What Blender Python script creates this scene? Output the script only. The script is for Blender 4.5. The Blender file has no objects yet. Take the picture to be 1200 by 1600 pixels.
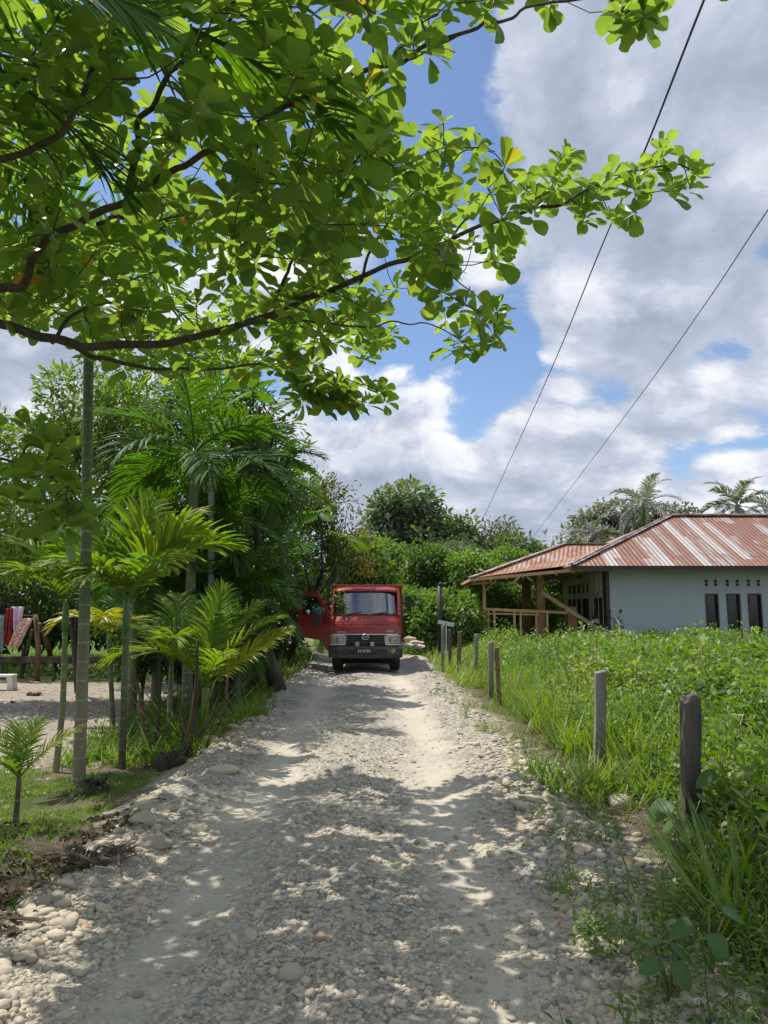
import bpy, math, random
import numpy as np
from mathutils import Vector, Matrix
R = math.radians
rng = np.random.default_rng(7)
random.seed(7)
scene = bpy.context.scene
col = scene.collection

# ------------------------------------------------------------------ camera
F = 1155.0
EYE = np.array([0.0, 0.0, 1.6])
PITCH = math.atan2(150.0, F)
cp, sp = math.cos(PITCH), math.sin(PITCH)

def ray(px, py):
    a = (px-600.0)/F
    b = (800.0-py)/F
    return np.array([a, cp-b*sp, sp+b*cp])

def at(px, py, d):
    """world point seen at photo pixel (px,py) at distance d along +Y"""
    r = ray(px, py)
    return EYE + r*(d/r[1])

def gat(px, py, z=0.0):
    r = ray(px, py)
    return EYE + r*((z-EYE[2])/r[2])

cam_d = bpy.data.cameras.new('camera')
cam = bpy.data.objects.new('camera', cam_d)
col.objects.link(cam)
cam.location = EYE
cam.rotation_euler = (math.pi/2+PITCH, 0, 0)
cam_d.sensor_fit = 'VERTICAL'
cam_d.sensor_height = 32.0
cam_d.lens = 32.0*F/1600.0
cam_d.clip_start = 0.05
cam_d.clip_end = 3000
scene.camera = cam

# ------------------------------------------------------------------ noise
def _hash(ix, iy, s):
    h = (ix*374761393 + iy*668265263 + s*974634777) & 0xffffffff
    h = ((h ^ (h >> 13))*1274126177) & 0xffffffff
    return ((h ^ (h >> 16)) & 0xffff)/65535.0

def vnoise(x, y, s=0):
    x = np.asarray(x, float); y = np.asarray(y, float)
    ix = np.floor(x).astype(np.int64); iy = np.floor(y).astype(np.int64)
    fx = x-ix; fy = y-iy
    fx = fx*fx*(3-2*fx); fy = fy*fy*(3-2*fy)
    a = _hash(ix, iy, s); b = _hash(ix+1, iy, s); c = _hash(ix, iy+1, s); d = _hash(ix+1, iy+1, s)
    return (a*(1-fx)+b*fx)*(1-fy)+(c*(1-fx)+d*fx)*fy

def fbm(x, y, s=0, o=4):
    v = 0; a = .5
    for i in range(o):
        v = v+a*vnoise(x*2**i, y*2**i, s+i*17); a *= .5
    return v/(1-.5**o)

def sstep(a, b, x):
    t = np.clip((x-a)/(b-a), 0, 1)
    return t*t*(3-2*t)

# ------------------------------------------------------------------ terrain
def rc(y):
    y = np.asarray(y, float)
    return -0.27 - 0.02*np.clip(y-8, 0, 12) - 0.012*np.clip(y-21, 0, 40)**2

def gz(x, y):
    x = np.asarray(x, float); y = np.asarray(y, float)
    o = x-rc(y)
    t = np.abs(o)
    z = 0.05*np.exp(-((t-1.50)/.2)**2)*(0.4+1.0*fbm(x*1.3, y*1.3, 3, 2))
    z = z-0.035*np.exp(-((t-.78)/.24)**2)
    z = z+0.03*np.exp(-(t/.35)**2)
    z = z+(fbm(x*1.1, y*1.1, 5, 4)-.5)*0.09*np.exp(-(t/2.2)**4)
    left = sstep(1.55, 2.3, -o)
    right = sstep(1.65, 2.5, o)
    z = z-left*0.16-right*0.07
    z = z+left*(fbm(x*.5, y*.5, 9)-.5)*.12+right*(fbm(x*.4, y*.4, 11)-.5)*.16
    return z

def gzs(x, y): return float(gz(x, y))
def gp(px, py, z=0.0):
    p = gat(px, py, z)
    for _ in range(4):
        p = gat(px, py, gzs(p[0], p[1]))
    return p

# ------------------------------------------------------------------ object helpers
def link(o, parent=None):
    col.objects.link(o)
    if parent is not None: o.parent = parent
    return o

def tag(o, label=None, cat=None, group=None, kind=None):
    if label: o['label'] = label
    if cat: o['category'] = cat
    if group: o['group'] = group
    if kind: o['kind'] = kind
    return o

def thing(name, label, cat, loc=(0, 0, 0), rz=0, group=None):
    o = bpy.data.objects.new(name, None)
    o.empty_display_size = .2
    o.location = [float(v) for v in loc]; o.rotation_euler = (0, 0, rz)
    link(o); tag(o, label, cat, group)
    return o

class MB:
    """small mesh builder; luv = (u, v, random) per vertex"""
    def __init__(s): s.v = []; s.f = []; s.a = []; s.n = 0
    def add(s, V, Fc, A=None):
        V = np.asarray(V, float).reshape(-1, 3)
        if A is None: A = np.zeros((len(V), 3))
        s.v.append(V); s.a.append(np.asarray(A, float))
        s.f.extend([tuple(i+s.n for i in f) for f in Fc]); s.n += len(V)
        return s
    def box(s, c, d, rot=None, A=None):
        d = np.asarray(d, float)/2
        V = np.array([[x, y, z] for x in (-1, 1) for y in (-1, 1) for z in (-1, 1)])*d
        if rot is not None: V = V@np.array(rot).T
        V = V+np.asarray(c, float)
        return s.add(V, [(0, 1, 3, 2), (4, 6, 7, 5), (0, 4, 5, 1), (2, 3, 7, 6), (0, 2, 6, 4), (1, 5, 7, 3)], None if A is None else np.tile(A, (8, 1)))
    def beam(s, a, b, w, h, up=(0, 0, 1), A=None):
        a = np.asarray(a, float); b = np.asarray(b, float)
        d = b-a; L = np.linalg.norm(d); d = d/L
        x = np.cross(d, up)
        if np.linalg.norm(x) < 1e-4: x = np.cross(d, (0, 1, 0))
        x /= np.linalg.norm(x); z = np.cross(x, d)
        return s.box((a+b)/2, (w, L, h), np.stack([x, d, z], 1), A)
    def tube(s, P, rad, n=8, rnd=0., cap=True):
        P = np.asarray(P, float); m = len(P)
        rad = np.broadcast_to(np.asarray(rad, float), (m,))
        T = np.gradient(P, axis=0); T /= np.linalg.norm(T, axis=1)[:, None]+1e-9
        ref = np.array([0, 0, 1.]) if abs(T[0][2]) < .9 else np.array([1., 0, 0])
        V = []; A = []; Ls = 0
        for i in range(m):
            x = np.cross(ref, T[i]); x /= np.linalg.norm(x)+1e-9
            y = np.cross(T[i], x); ref = y
            th = np.arange(n)*2*math.pi/n
            V.append(P[i]+rad[i]*(np.cos(th)[:, None]*x+np.sin(th)[:, None]*y))
            if i: Ls += np.linalg.norm(P[i]-P[i-1])
            A.append(np.stack([np.arange(n)/n, np.full(n, Ls), np.full(n, rnd)], 1))
        fc = [(i*n+j, i*n+(j+1) % n, (i+1)*n+(j+1) % n, (i+1)*n+j) for i in range(m-1) for j in range(n)]
        if cap: fc += [tuple(range(n))[::-1], tuple((m-1)*n+k for k in range(n))]
        return s.add(np.concatenate(V), fc, np.concatenate(A))
    def prism(s, poly, d, axis=1, off=0.0):
        """extrude 2D polygon along axis (0=x,1=y,2=z) from off to off+d"""
        n = len(poly); V = []
        for k in (off, off+d):
            for (a, b) in poly:
                V.append({0: (k, a, b), 1: (a, k, b), 2: (a, b, k)}[axis])
        fc = [tuple(range(n))[::-1], tuple(range(n, 2*n))]
        fc += [(i, (i+1) % n, n+(i+1) % n, n+i) for i in range(n)]
        return s.add(V, fc)
    def lathe(s, prof, n=24, c=(0, 0, 0), axis=2):
        V = []
        for (r, h) in prof:
            for k in range(n):
                t = 2*math.pi*k/n; a, b = r*math.cos(t), r*math.sin(t)
                V.append({2: (a, b, h), 0: (h, a, b), 1: (a, h, b)}[axis])
        m = len(prof)
        fc = [(i*n+j, i*n+(j+1) % n, (i+1)*n+(j+1) % n, (i+1)*n+j) for i in range(m-1) for j in range(n)]
        return s.add(np.array(V)+np.asarray(c), fc)
    def build(s, name, mat, parent=None, smooth=False, bevel=0, loc=None):
        if not s.v: return None
        me = bpy.data.meshes.new(name)
        V = np.concatenate(s.v)
        me.from_pydata(V.tolist(), [], s.f)
        at_ = me.attributes.new('luv', 'FLOAT_VECTOR', 'POINT')
        at_.data.foreach_set('vector', np.concatenate(s.a).astype(np.float32).ravel())
        me.materials.append(mat)
        if smooth: me.polygons.foreach_set('use_smooth', [True]*len(me.polygons))
        me.update()
        o = link(bpy.data.objects.new(name, me), parent)
        if loc is not None: o.location = [float(v) for v in loc]
        if bevel:
            b = o.modifiers.new('bevel', 'BEVEL'); b.width = bevel; b.segments = 2; b.limit_method = 'ANGLE'
        return o

def big(name, V, loops, sizes, attr, mat, parent=None, smooth=True):
    me = bpy.data.meshes.new(name)
    me.vertices.add(len(V)); me.vertices.foreach_set('co', V.astype(np.float32).ravel())
    me.loops.add(len(loops)); me.loops.foreach_set('vertex_index', loops.astype(np.int32))
    me.polygons.add(len(sizes))
    st = np.concatenate([[0], np.cumsum(sizes)[:-1]]).astype(np.int32)
    me.polygons.foreach_set('loop_start', st)
    me.update(calc_edges=True)
    if smooth: me.polygons.foreach_set('use_smooth', np.ones(len(sizes), bool))
    a = me.attributes.new('luv', 'FLOAT_VECTOR', 'POINT')
    a.data.foreach_set('vector', attr.astype(np.float32).ravel())
    me.materials.append(mat)
    me.update()
    return link(bpy.data.objects.new(name, me), parent)

class Scat:
    """bakes many copies of small templates into one mesh"""
    def __init__(s): s.V = []; s.L = []; s.S = []; s.A = []; s.n = 0
    def put(s, tpl, M, T, rnd):
        V, Fc, UV = tpl
        k = len(T)
        if k == 0: return
        W = np.einsum('kij,nj->kni', M, V)+T[:, None, :]
        s.V.append(W.reshape(-1, 3))
        fl = np.concatenate([np.array(f) for f in Fc]); fs = np.array([len(f) for f in Fc])
        off = s.n+np.arange(k)*len(V)
        s.L.append((fl[None, :]+off[:, None]).ravel()); s.S.append(np.tile(fs, k))
        A = np.zeros((k, len(V), 3)); A[:, :, :2] = UV[None, :, :2]
        if UV.shape[1] > 2: A[:, :, 2] = np.clip(np.asarray(rnd)[:, None]+UV[None, :, 2], 0, 1)
        else: A[:, :, 2] = np.asarray(rnd)[:, None]
        s.A.append(A.reshape(-1, 3)); s.n += k*len(V)
    def build(s, name, mat, parent=None, smooth=True):
        return big(name, np.concatenate(s.V), np.concatenate(s.L), np.concatenate(s.S), np.concatenate(s.A), mat, parent, smooth)

def nrm(v): return v/(np.linalg.norm(v, axis=-1, keepdims=True)+1e-9)
def frames(axis, up, sx, sy, sz=None):
    """matrices with columns side*sx, axis*sy, normal*sz"""
    y = nrm(axis); x = nrm(np.cross(y, up)); z = np.cross(x, y)
    sz = sy if sz is None else sz
    return np.stack([x*np.reshape(sx, (-1, 1)), y*np.reshape(sy, (-1, 1)), z*np.reshape(sz, (-1, 1))], 2)
def rdir(n, zlo=-1, zhi=1):
    z = rng.uniform(zlo, zhi, n); t = rng.uniform(0, 2*math.pi, n); r = np.sqrt(1-z*z)
    return np.stack([r*np.cos(t), r*np.sin(t), z], 1)
def spline(P, n):
    P = np.asarray(P, float); P = np.concatenate([[2*P[0]-P[1]], P, [2*P[-1]-P[-2]]])
    m = len(P)-3; out = []
    for k in range(n):
        u = k/(n-1)*m; i = min(int(u), m-1); t = u-i
        a, b, c, d = P[i:i+4]
        out.append(.5*((2*b)+(-a+c)*t+(2*a-5*b+4*c-d)*t*t+(-a+3*b-3*c+d)*t**3))
    return np.array(out)

# leaf templates -----------------------------------------------------
def leaf_tpl(widths, vs=None, fold=.12, curl=.15, wave=0.0):
    m = len(widths); vs = np.linspace(0, 1, m) if vs is None else vs
    V = []; UV = []
    for i, (w, v) in enumerate(zip(widths, vs)):
        for u in (-1, 0, 1):
            z = abs(u)*w*fold*2-curl*v*v+wave*math.sin(v*9+u*2)*abs(u)
            V.append((u*w, v, z)); UV.append((u, v))
    fc = []
    for i in range(m-1):
        for j in (0, 1):
            a = i*3+j; fc.append((a, a+1, a+4, a+3))
    return np.array(V), fc, np.array(UV)
ALMOND = [leaf_tpl([.03, .10, .20, .29, .335, .30, .13], [0, .15, .35, .55, .76, .91, 1.0], f, c, w) for f, c, w in ((.16, .12, .015), (.05, .25, .03), (.22, -.08, .02), (.3, .35, .0))]
LANCE = [leaf_tpl([.02, .13, .17, .12, .01], None, .15, c) for c in (.1, .3)]
OVATE = [leaf_tpl([.03, .27, .33, .2, .01], None, .15, c) for c in (.08, .28)]
SIMPLE = [leaf_tpl([.05, .28, .02], None, .2, c) for c in (.05, .3)]
def card():
    V = np.array([(0, 0, 0), (.28, .5, .06), (0, 1, -.1), (-.28, .5, .06)]); UV = np.array([(0, 0), (1, .5), (0, 1), (-1, .5)])
    return V, [(0, 1, 2, 3)], UV
CARD = card()
# ------------------------------------------------------------------ materials
def nm(name):
    m = bpy.data.materials.new(name); m.use_nodes = True
    nt = m.node_tree; nt.nodes.clear()
    o = nt.nodes.new('ShaderNodeOutputMaterial')
    return m, nt, o
class G:
    """tiny node graph helper"""
    def __init__(s, nt): s.nt = nt
    def n(s, t, ins=None, **kw):
        x = s.nt.nodes.new(t)
        for k, v in kw.items(): setattr(x, k, v)
        if ins:
            for k, v in ins.items(): s.set(x, k, v)
        return x
    def set(s, x, k, v):
        sock = x.inputs[k]
        if isinstance(v, bpy.types.NodeSocket): s.nt.links.new(v, sock)
        elif isinstance(v, bpy.types.Node): s.nt.links.new(v.outputs[0], sock)
        else:
            if isinstance(v, (tuple, list)) and len(v) == 3 and sock.type == 'RGBA': v = tuple(v)+(1,)
            sock.default_value = v
    def math(s, op, a, b=None, c=None, clamp=False):
        x = s.n('ShaderNodeMath', operation=op, use_clamp=clamp)
        for i, v in enumerate((a, b, c)):
            if v is not None: s.set(x, i, v)
        return x.outputs[0]
    def vm(s, op, a, b=None, scale=None):
        x = s.n('ShaderNodeVectorMath', operation=op)
        s.set(x, 0, a)
        if b is not None: s.set(x, 1, b)
        if scale is not None: s.set(x, 'Scale', scale)
        return x.outputs['Value'] if op in ('DOT_PRODUCT', 'LENGTH') else x.outputs[0]
    def mix(s, f, a, b, mode='MIX'):
        x = s.n('ShaderNodeMix', data_type='RGBA', blend_type=mode)
        s.set(x, 0, f); s.set(x, 6, a); s.set(x, 7, b)
        return x.outputs[2]
    def ramp(s, f, stops, interp='LINEAR'):
        x = s.n('ShaderNodeValToRGB'); cr = x.color_ramp; cr.interpolation = interp
        while len(cr.elements) < len(stops): cr.elements.new(.5)
        for e, (p, c) in zip(cr.elements, stops):
            e.position = p; e.color = (c, c, c, 1) if isinstance(c, (int, float)) else tuple(c)+(1,)
        s.set(x, 0, f)
        return x.outputs[0]
    def noise(s, vec, scale, detail=4, rough=.5, dist=0.0, out=0):
        x = s.n('ShaderNodeTexNoise', {'Scale': scale, 'Detail': detail, 'Roughness': rough, 'Distortion': dist})
        if vec is not None: s.set(x, 'Vector', vec)
        return x.outputs[out]
    def sep(s, v): return s.n('ShaderNodeSeparateXYZ', {0: v}).outputs
    def comb(s, x, y, z): return s.n('ShaderNodeCombineXYZ', {0: x, 1: y, 2: z}).outputs[0]
    def mr(s, v, a, b, c=0., d=1.):
        return s.n('ShaderNodeMapRange', {0: v, 1: a, 2: b, 3: c, 4: d}).outputs[0]
    def luv(s): return s.sep(s.n('ShaderNodeAttribute', attribute_name='luv').outputs['Vector'])
    def obj(s): return s.n('ShaderNodeTexCoord').outputs['Object']
    def pos(s): return s.n('ShaderNodeNewGeometry').outputs['Position']
    def bump(s, h, strength=.5, dist=.01, normal=None):
        x = s.n('ShaderNodeBump', {'Strength': strength, 'Distance': dist, 'Height': h})
        if normal is not None: s.set(x, 'Normal', normal)
        return x.outputs[0]

def leafmat(name, stops, tr, tfac=.4, rough=.45, rib=.25, spec=.5, spots=0.0, gain=1.0):
    m, nt, o = nm(name); g = G(nt)
    u, v, r = g.luv()
    c = g.ramp(r, [(p_, (c_[0]*1.6*gain, c_[1]*1.28*gain, c_[2]*1.7*gain)) for p_, c_ in stops])
    n = g.noise(g.pos(), 2.2, 2)
    c = g.mix(g.mr(n, .3, .7, 0, .45), c, g.mix(1., c, (.45, .5, .42), 'MULTIPLY'))
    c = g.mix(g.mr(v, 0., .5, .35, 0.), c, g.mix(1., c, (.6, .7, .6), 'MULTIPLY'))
    ribm = g.ramp(g.math('ABSOLUTE', u), [(0, 1.), (.10, 0.)])
    c = g.mix(g.math('MULTIPLY', ribm, rib), c, g.mix(1., c, (1.9, 1.6, 1.5), 'MULTIPLY'))
    if spots:
        sn = g.noise(g.pos(), 90, 2)
        c = g.mix(g.math('MULTIPLY', g.math('GREATER_THAN', sn, .68), spots), c, (.10, .05, .015))
    p = g.n('ShaderNodeBsdfPrincipled', {'Base Color': c, 'Roughness': rough, 'Specular IOR Level': spec})
    t = g.n('ShaderNodeBsdfTranslucent', {'Color': g.mix(1., g.mix(.5, c, (.19, .30, .04)), tuple(x*2.2*k for x, k in zip(tr, (1.35, 1.08, 1.))), 'MULTIPLY')})
    mx = g.n('ShaderNodeMixShader', {0: tfac, 1: p, 2: t})
    nt.links.new(mx.outputs[0], o.inputs[0])
    return m

def pm(name, color, rough=.6, metal=0., noise=0.0, nscale=8, c2=None, bump=0, bscale=40, stretch=None, spec=.5, coat=0):
    m, nt, o = nm(name); g = G(nt)
    vec = g.obj()
    if stretch: vec = g.vm('MULTIPLY', vec, stretch)
    c = color
    if noise:
        n = g.noise(vec, nscale, 5, .6)
        c = g.mix(g.mr(n, .5-.25/noise*.5, .5+.25/noise*.5), color, c2 if c2 else tuple(x*.5 for x in color))
    p = g.n('ShaderNodeBsdfPrincipled', {'Base Color': c, 'Roughness': rough, 'Metallic': metal, 'Specular IOR Level': spec, 'Coat Weight': coat})
    if bump:
        g.set(p, 'Normal', g.bump(g.noise(vec, bscale, 4, .6), bump, .01))
    nt.links.new(p.outputs[0], o.inputs[0])
    return m

M = {}
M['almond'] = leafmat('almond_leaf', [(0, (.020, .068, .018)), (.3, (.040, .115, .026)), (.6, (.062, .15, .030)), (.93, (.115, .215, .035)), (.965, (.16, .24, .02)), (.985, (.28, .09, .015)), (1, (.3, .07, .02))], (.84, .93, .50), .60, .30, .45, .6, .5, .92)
M['palm'] = leafmat('palm_leaf', [(0, (.02, .06, .012)), (.6, (.05, .12, .02)), (1, (.10, .19, .03))], (.35, .6, .06), .38, .52, .2, .2)
M['palm_bright'] = leafmat('young_palm_leaf', [(0, (.06, .15, .02)), (.6, (.11, .22, .03)), (1, (.24, .30, .03))], (.5, .7, .08), .42, .52, .2, .2)
M['palm_yellow'] = leafmat('yellowing_palm_leaf', [(0, (.12, .20, .02)), (.6, (.22, .28, .02)), (1, (.28, .28, .03))], (.7, .7, .08), .42, .4, .2)
M['palm_dead'] = leafmat('dead_palm_leaf', [(0, (.14, .08, .04)), (1, (.36, .24, .14))], (.5, .35, .2), .25, .7, .1)
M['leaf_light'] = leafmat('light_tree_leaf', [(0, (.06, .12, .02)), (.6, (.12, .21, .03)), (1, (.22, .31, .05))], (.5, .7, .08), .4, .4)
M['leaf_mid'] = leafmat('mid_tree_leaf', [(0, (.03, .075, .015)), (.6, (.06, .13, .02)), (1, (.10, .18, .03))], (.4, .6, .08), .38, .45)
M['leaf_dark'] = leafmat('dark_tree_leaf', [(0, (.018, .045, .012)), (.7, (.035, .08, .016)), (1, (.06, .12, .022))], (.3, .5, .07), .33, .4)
M['leaf_olive'] = leafmat('olive_tree_leaf', [(0, (.07, .09, .02)), (.6, (.13, .15, .03)), (1, (.26, .20, .06))], (.5, .5, .1), .38, .5)
M['leaf_far'] = leafmat('far_tree_leaf', [(0, (.075, .125, .065)), (.6, (.12, .19, .085)), (1, (.18, .26, .11))], (.4, .52, .18), .35, .6, 0)  # paler and bluer: distance haze is put into the leaf colour
M['leaf_hazy'] = leafmat('hazy_tree_leaf', [(0, (.16, .20, .15)), (.6, (.22, .27, .19)), (1, (.30, .34, .24))], (.3, .4, .2), .3, .7, 0)  # palest leaves, with the strongest haze in their colour
M['weed'] = leafmat('weed_leaf', [(0, (.045, .10, .018)), (.5, (.095, .18, .03)), (.85, (.17, .27, .05)), (1, (.27, .31, .08))], (.45, .7, .08), .42, .45)
M['weed_far'] = leafmat('weed_leaf_far', [(0, (.055, .12, .025)), (.5, (.115, .21, .045)), (1, (.22, .33, .085))], (.45, .7, .08), .4, .5)  # paler than the near weeds; haze is put into the colour
M['grass'] = leafmat('grass_blade', [(0, (.06, .13, .018)), (.6, (.12, .22, .03)), (.9, (.22, .28, .05)), (1, (.38, .33, .14))], (.5, .7, .1), .4, .45, .1)
M['dry'] = leafmat('dry_leaf', [(0, (.03, .026, .014)), (.6, (.085, .072, .038)), (1, (.18, .17, .09))], (.4, .3, .15), .12, .8)
M['big_leaf'] = leafmat('broad_leaf', [(0, (.05, .13, .03)), (1, (.08, .17, .045))], (.4, .6, .1), .35, .5, .5, .3)

def bark(name, c1, c2, scale=12, stretch=(1, 1, .25), bump=.6):
    m, nt, o = nm(name); g = G(nt)
    vec = g.vm('MULTIPLY', g.pos(), stretch)
    n = g.noise(vec, scale, 6, .65)
    big_ = g.noise(g.pos(), 3, 3)
    c = g.mix(g.mr(n, .3, .7), c1, c2)
    c = g.mix(g.mr(big_, .45, .7, 0, .5), c, (.10, .12, .07))
    p = g.n('ShaderNodeBsdfPrincipled', {'Base Color': c, 'Roughness': .85, 'Normal': g.bump(n, bump, .01)})
    nt.links.new(p.outputs[0], o.inputs[0]); return m
M['bark_almond'] = bark('almond_bark', (.045, .028, .02), (.13, .09, .065), 25, (1, 1, 1))
M['bark'] = bark('tree_bark', (.05, .04, .03), (.16, .13, .10))
M['bark_dark'] = bark('dark_bark', (.02, .016, .012), (.07, .055, .04))
M['bark_pale'] = bark('pale_bark', (.20, .19, .16), (.5, .5, .46), 9)
M['bark_far'] = bark('far_bark', (.12, .11, .09), (.25, .24, .2))  # bark paled for haze like the far leaves

def palmtrunk(name, low, high, ring, z0, z1, freq=7.5):
    """ringed palm stem: attribute v is metres along the stem"""
    m, nt, o = nm(name); g = G(nt)
    u, v, r = g.luv()
    vv = g.math('ADD', v, g.math('MULTIPLY', g.noise(g.pos(), 9, 2), .02))
    fr = g.math('FRACT', g.math('MULTIPLY', vv, freq))
    rg = g.math('MULTIPLY', g.ramp(fr, [(0, 1.), (.05, .8), (.09, 0.), (.92, 0.), (1, .3)]), g.math('MULTIPLY', g.mr(g.noise(g.pos(), 25, 3), .3, .65, .2, 1.), g.mr(v, z1, z1+1.2, 1., .35)))
    n = g.noise(g.vm('MULTIPLY', g.pos(), (1, 1, .15)), 60, 4, .6)
    blot = g.noise(g.pos(), 12, 4, .6)
    c = g.mix(g.mr(v, z0, z1), low, high)
    c = g.mix(g.mr(n, .3, .75, 0, .5), c, g.mix(1., c, (.45, .5, .45), 'MULTIPLY'))
    c = g.mix(g.mr(blot, .55, .75, 0, .5), c, (.33, .33, .28))
    c = g.mix(rg, c, ring)
    h = g.math('ADD', g.math('MULTIPLY', rg, .6), g.math('MULTIPLY', n, .3))
    p = g.n('ShaderNodeBsdfPrincipled', {'Base Color': c, 'Roughness': .6, 'Normal': g.bump(h, .7, .012)})
    nt.links.new(p.outputs[0], o.inputs[0]); return m
M['areca_trunk'] = palmtrunk('areca_trunk', (.27, .215, .14), (.085, .135, .04), (.42, .38, .29), .9, 2.1, 5.2)
M['areca_thin'] = palmtrunk('areca_thin_trunk', (.26, .24, .13), (.14, .19, .05), (.42, .40, .28), .4, 1.6, 7)
M['areca_dark'] = palmtrunk('areca_dark_trunk', (.09, .07, .045), (.11, .14, .045), (.25, .23, .16), .1, 1.1, 9)
M['crownshaft'] = pm('crownshaft_green', (.08, .17, .04), .45, 0, 1, 6, (.09, .17, .04), .1, 30, (1, 1, .2))
M['stemgreen'] = pm('green_stem', (.12, .17, .04), .45, 0, 1, 10, (.20, .18, .06))
M['wood_grey'] = pm('weathered_wood', (.30, .27, .23), .85, 0, 1.2, 5, (.13, .115, .095), .8, 40, (1, 1, .12))
M['wood_dark'] = pm('dark_wood', (.15, .125, .10), .8, 0, 1, 5, (.045, .04, .032), .8, 40, (1, 1, .12))  # dark timber; also carries the shade on the nearest post
M['wood_brown'] = pm('brown_wood', (.24, .15, .09), .8, 0, 1, 6, (.10, .06, .04), .6, 40, (1, 1, .15))
M['wood_new'] = pm('raw_timber', (.66, .42, .20), .7, 0, 1, 4, (.52, .30, .13), .3, 30, (1, 1, .3))
M['plank_pale'] = pm('pale_plank', (.42, .30, .19), .75, 0, 1, 6, (.30, .19, .11), .3, 30)
M['black'] = pm('black_rubber', (.02, .02, .02), .75, 0, 1, 8, (.045, .04, .035), .2, 60)
M['blackpipe'] = pm('black_post_paint', (.018, .016, .016), .5)
M['cable'] = pm('cable_black', (.045, .045, .05), .6)
M['cable_grey'] = pm('cable_grey', (.10, .10, .12), .5)
M['coco_shell'] = pm('coir_brown', (.12, .07, .04), .9, 0, 1, 20, (.05, .03, .02), .8, 60)

def stonemat(name, dusty):
    m, nt, o = nm(name); g = G(nt)
    u, v, r = g.luv()
    c = g.ramp(r, [(0, (.22, .205, .185)), (.25, (.34, .315, .27)), (.45, (.43, .395, .335)), (.65, (.50, .465, .39)), (.82, (.39, .35, .30)), (.90, (.52, .475, .40)), (.965, (.40, .30, .21)), (.985, (.44, .24, .15)), (1, (.55, .53, .49))])
    n = g.noise(g.pos(), 55, 5, .6)
    c = g.mix(g.mr(n, .3, .7, 0, .45), c, g.mix(1., c, (.6, .58, .55), 'MULTIPLY'))
    n2 = g.noise(g.pos(), 7, 4, .6)
    c = g.mix(g.mr(n2, .35, .6, .1*dusty, .75*dusty), c, (.50, .46, .385))
    c = g.mix(1., c, (1.18, 1.11, 1.0), 'MULTIPLY')
    p = g.n('ShaderNodeBsdfPrincipled', {'Base Color': c, 'Roughness': .85, 'Normal': g.bump(n, .6, .008)})
    nt.links.new(p.outputs[0], o.inputs[0]); return m
M['stone'] = stonemat('river_stone', .8)
M['stone_clean'] = stonemat('clean_river_stone', .25)

def roadmat():
    m, nt, o = nm('gravel_road'); g = G(nt)
    u, v, r = g.luv()     # u = wheel-track weight, v = verge weight
    pos = g.pos()
    wp = g.vm('ADD', pos, g.vm('SCALE', g.noise(pos, 14, 3, out=1), scale=.05))
    v1 = g.n('ShaderNodeTexVoronoi', {'Vector': wp, 'Scale': 42.})
    v2 = g.n('ShaderNodeTexVoronoi', {'Vector': wp, 'Scale': 19.})
    tone1 = g.sep(v1.outputs['Color'])[0]; tone2 = g.sep(v2.outputs['Color'])[1]
    t = g.math('MULTIPLY_ADD', tone1, .55, g.math('MULTIPLY', tone2, .45))
    stone = g.ramp(t, [(.15, (.25, .225, .19)), (.4, (.41, .375, .315)), (.65, (.545, .495, .41)), (.9, (.66, .60, .50))])
    fine = g.noise(pos, 130, 4, .7)
    sand = g.mix(g.mr(fine, .3, .7), (.43, .385, .31), (.66, .59, .48))
    big_ = g.noise(pos, 1.3, 5, .6)
    sw = g.math('ADD', g.math('MULTIPLY', u, 1.15), g.mr(big_, .40, .66, -.35, .5), clamp=True)
    c = g.mix(sw, stone, sand)
    c = g.mix(g.mr(g.noise(pos, .7, 3), .35, .7, 0, .35), c, g.mix(1., c, (.72, .71, .70), 'MULTIPLY'))
    gap = g.ramp(v1.outputs['Distance'], [(0, 1.), (.55, .6), (.8, 0.)])
    gap2 = g.ramp(v2.outputs['Distance'], [(0, 1.), (.6, .6), (.85, 0.)])
    inv = g.math('SUBTRACT', 1., sw)
    c = g.mix(g.math('MULTIPLY', g.math('SUBTRACT', 1., gap), g.math('MULTIPLY', inv, .6)), c, (.15, .14, .12))
    h = g.math('ADD', g.math('MULTIPLY', g.math('ADD', gap, gap2), g.math('MULTIPLY', inv, .5)), g.math('MULTIPLY', fine, .35))
    p = g.n('ShaderNodeBsdfPrincipled', {'Base Color': c, 'Roughness': .9, 'Specular IOR Level': .25, 'Normal': g.bump(h, .9, .02)})
    nt.links.new(p.outputs[0], o.inputs[0]); return m
M['road'] = roadmat()

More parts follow.
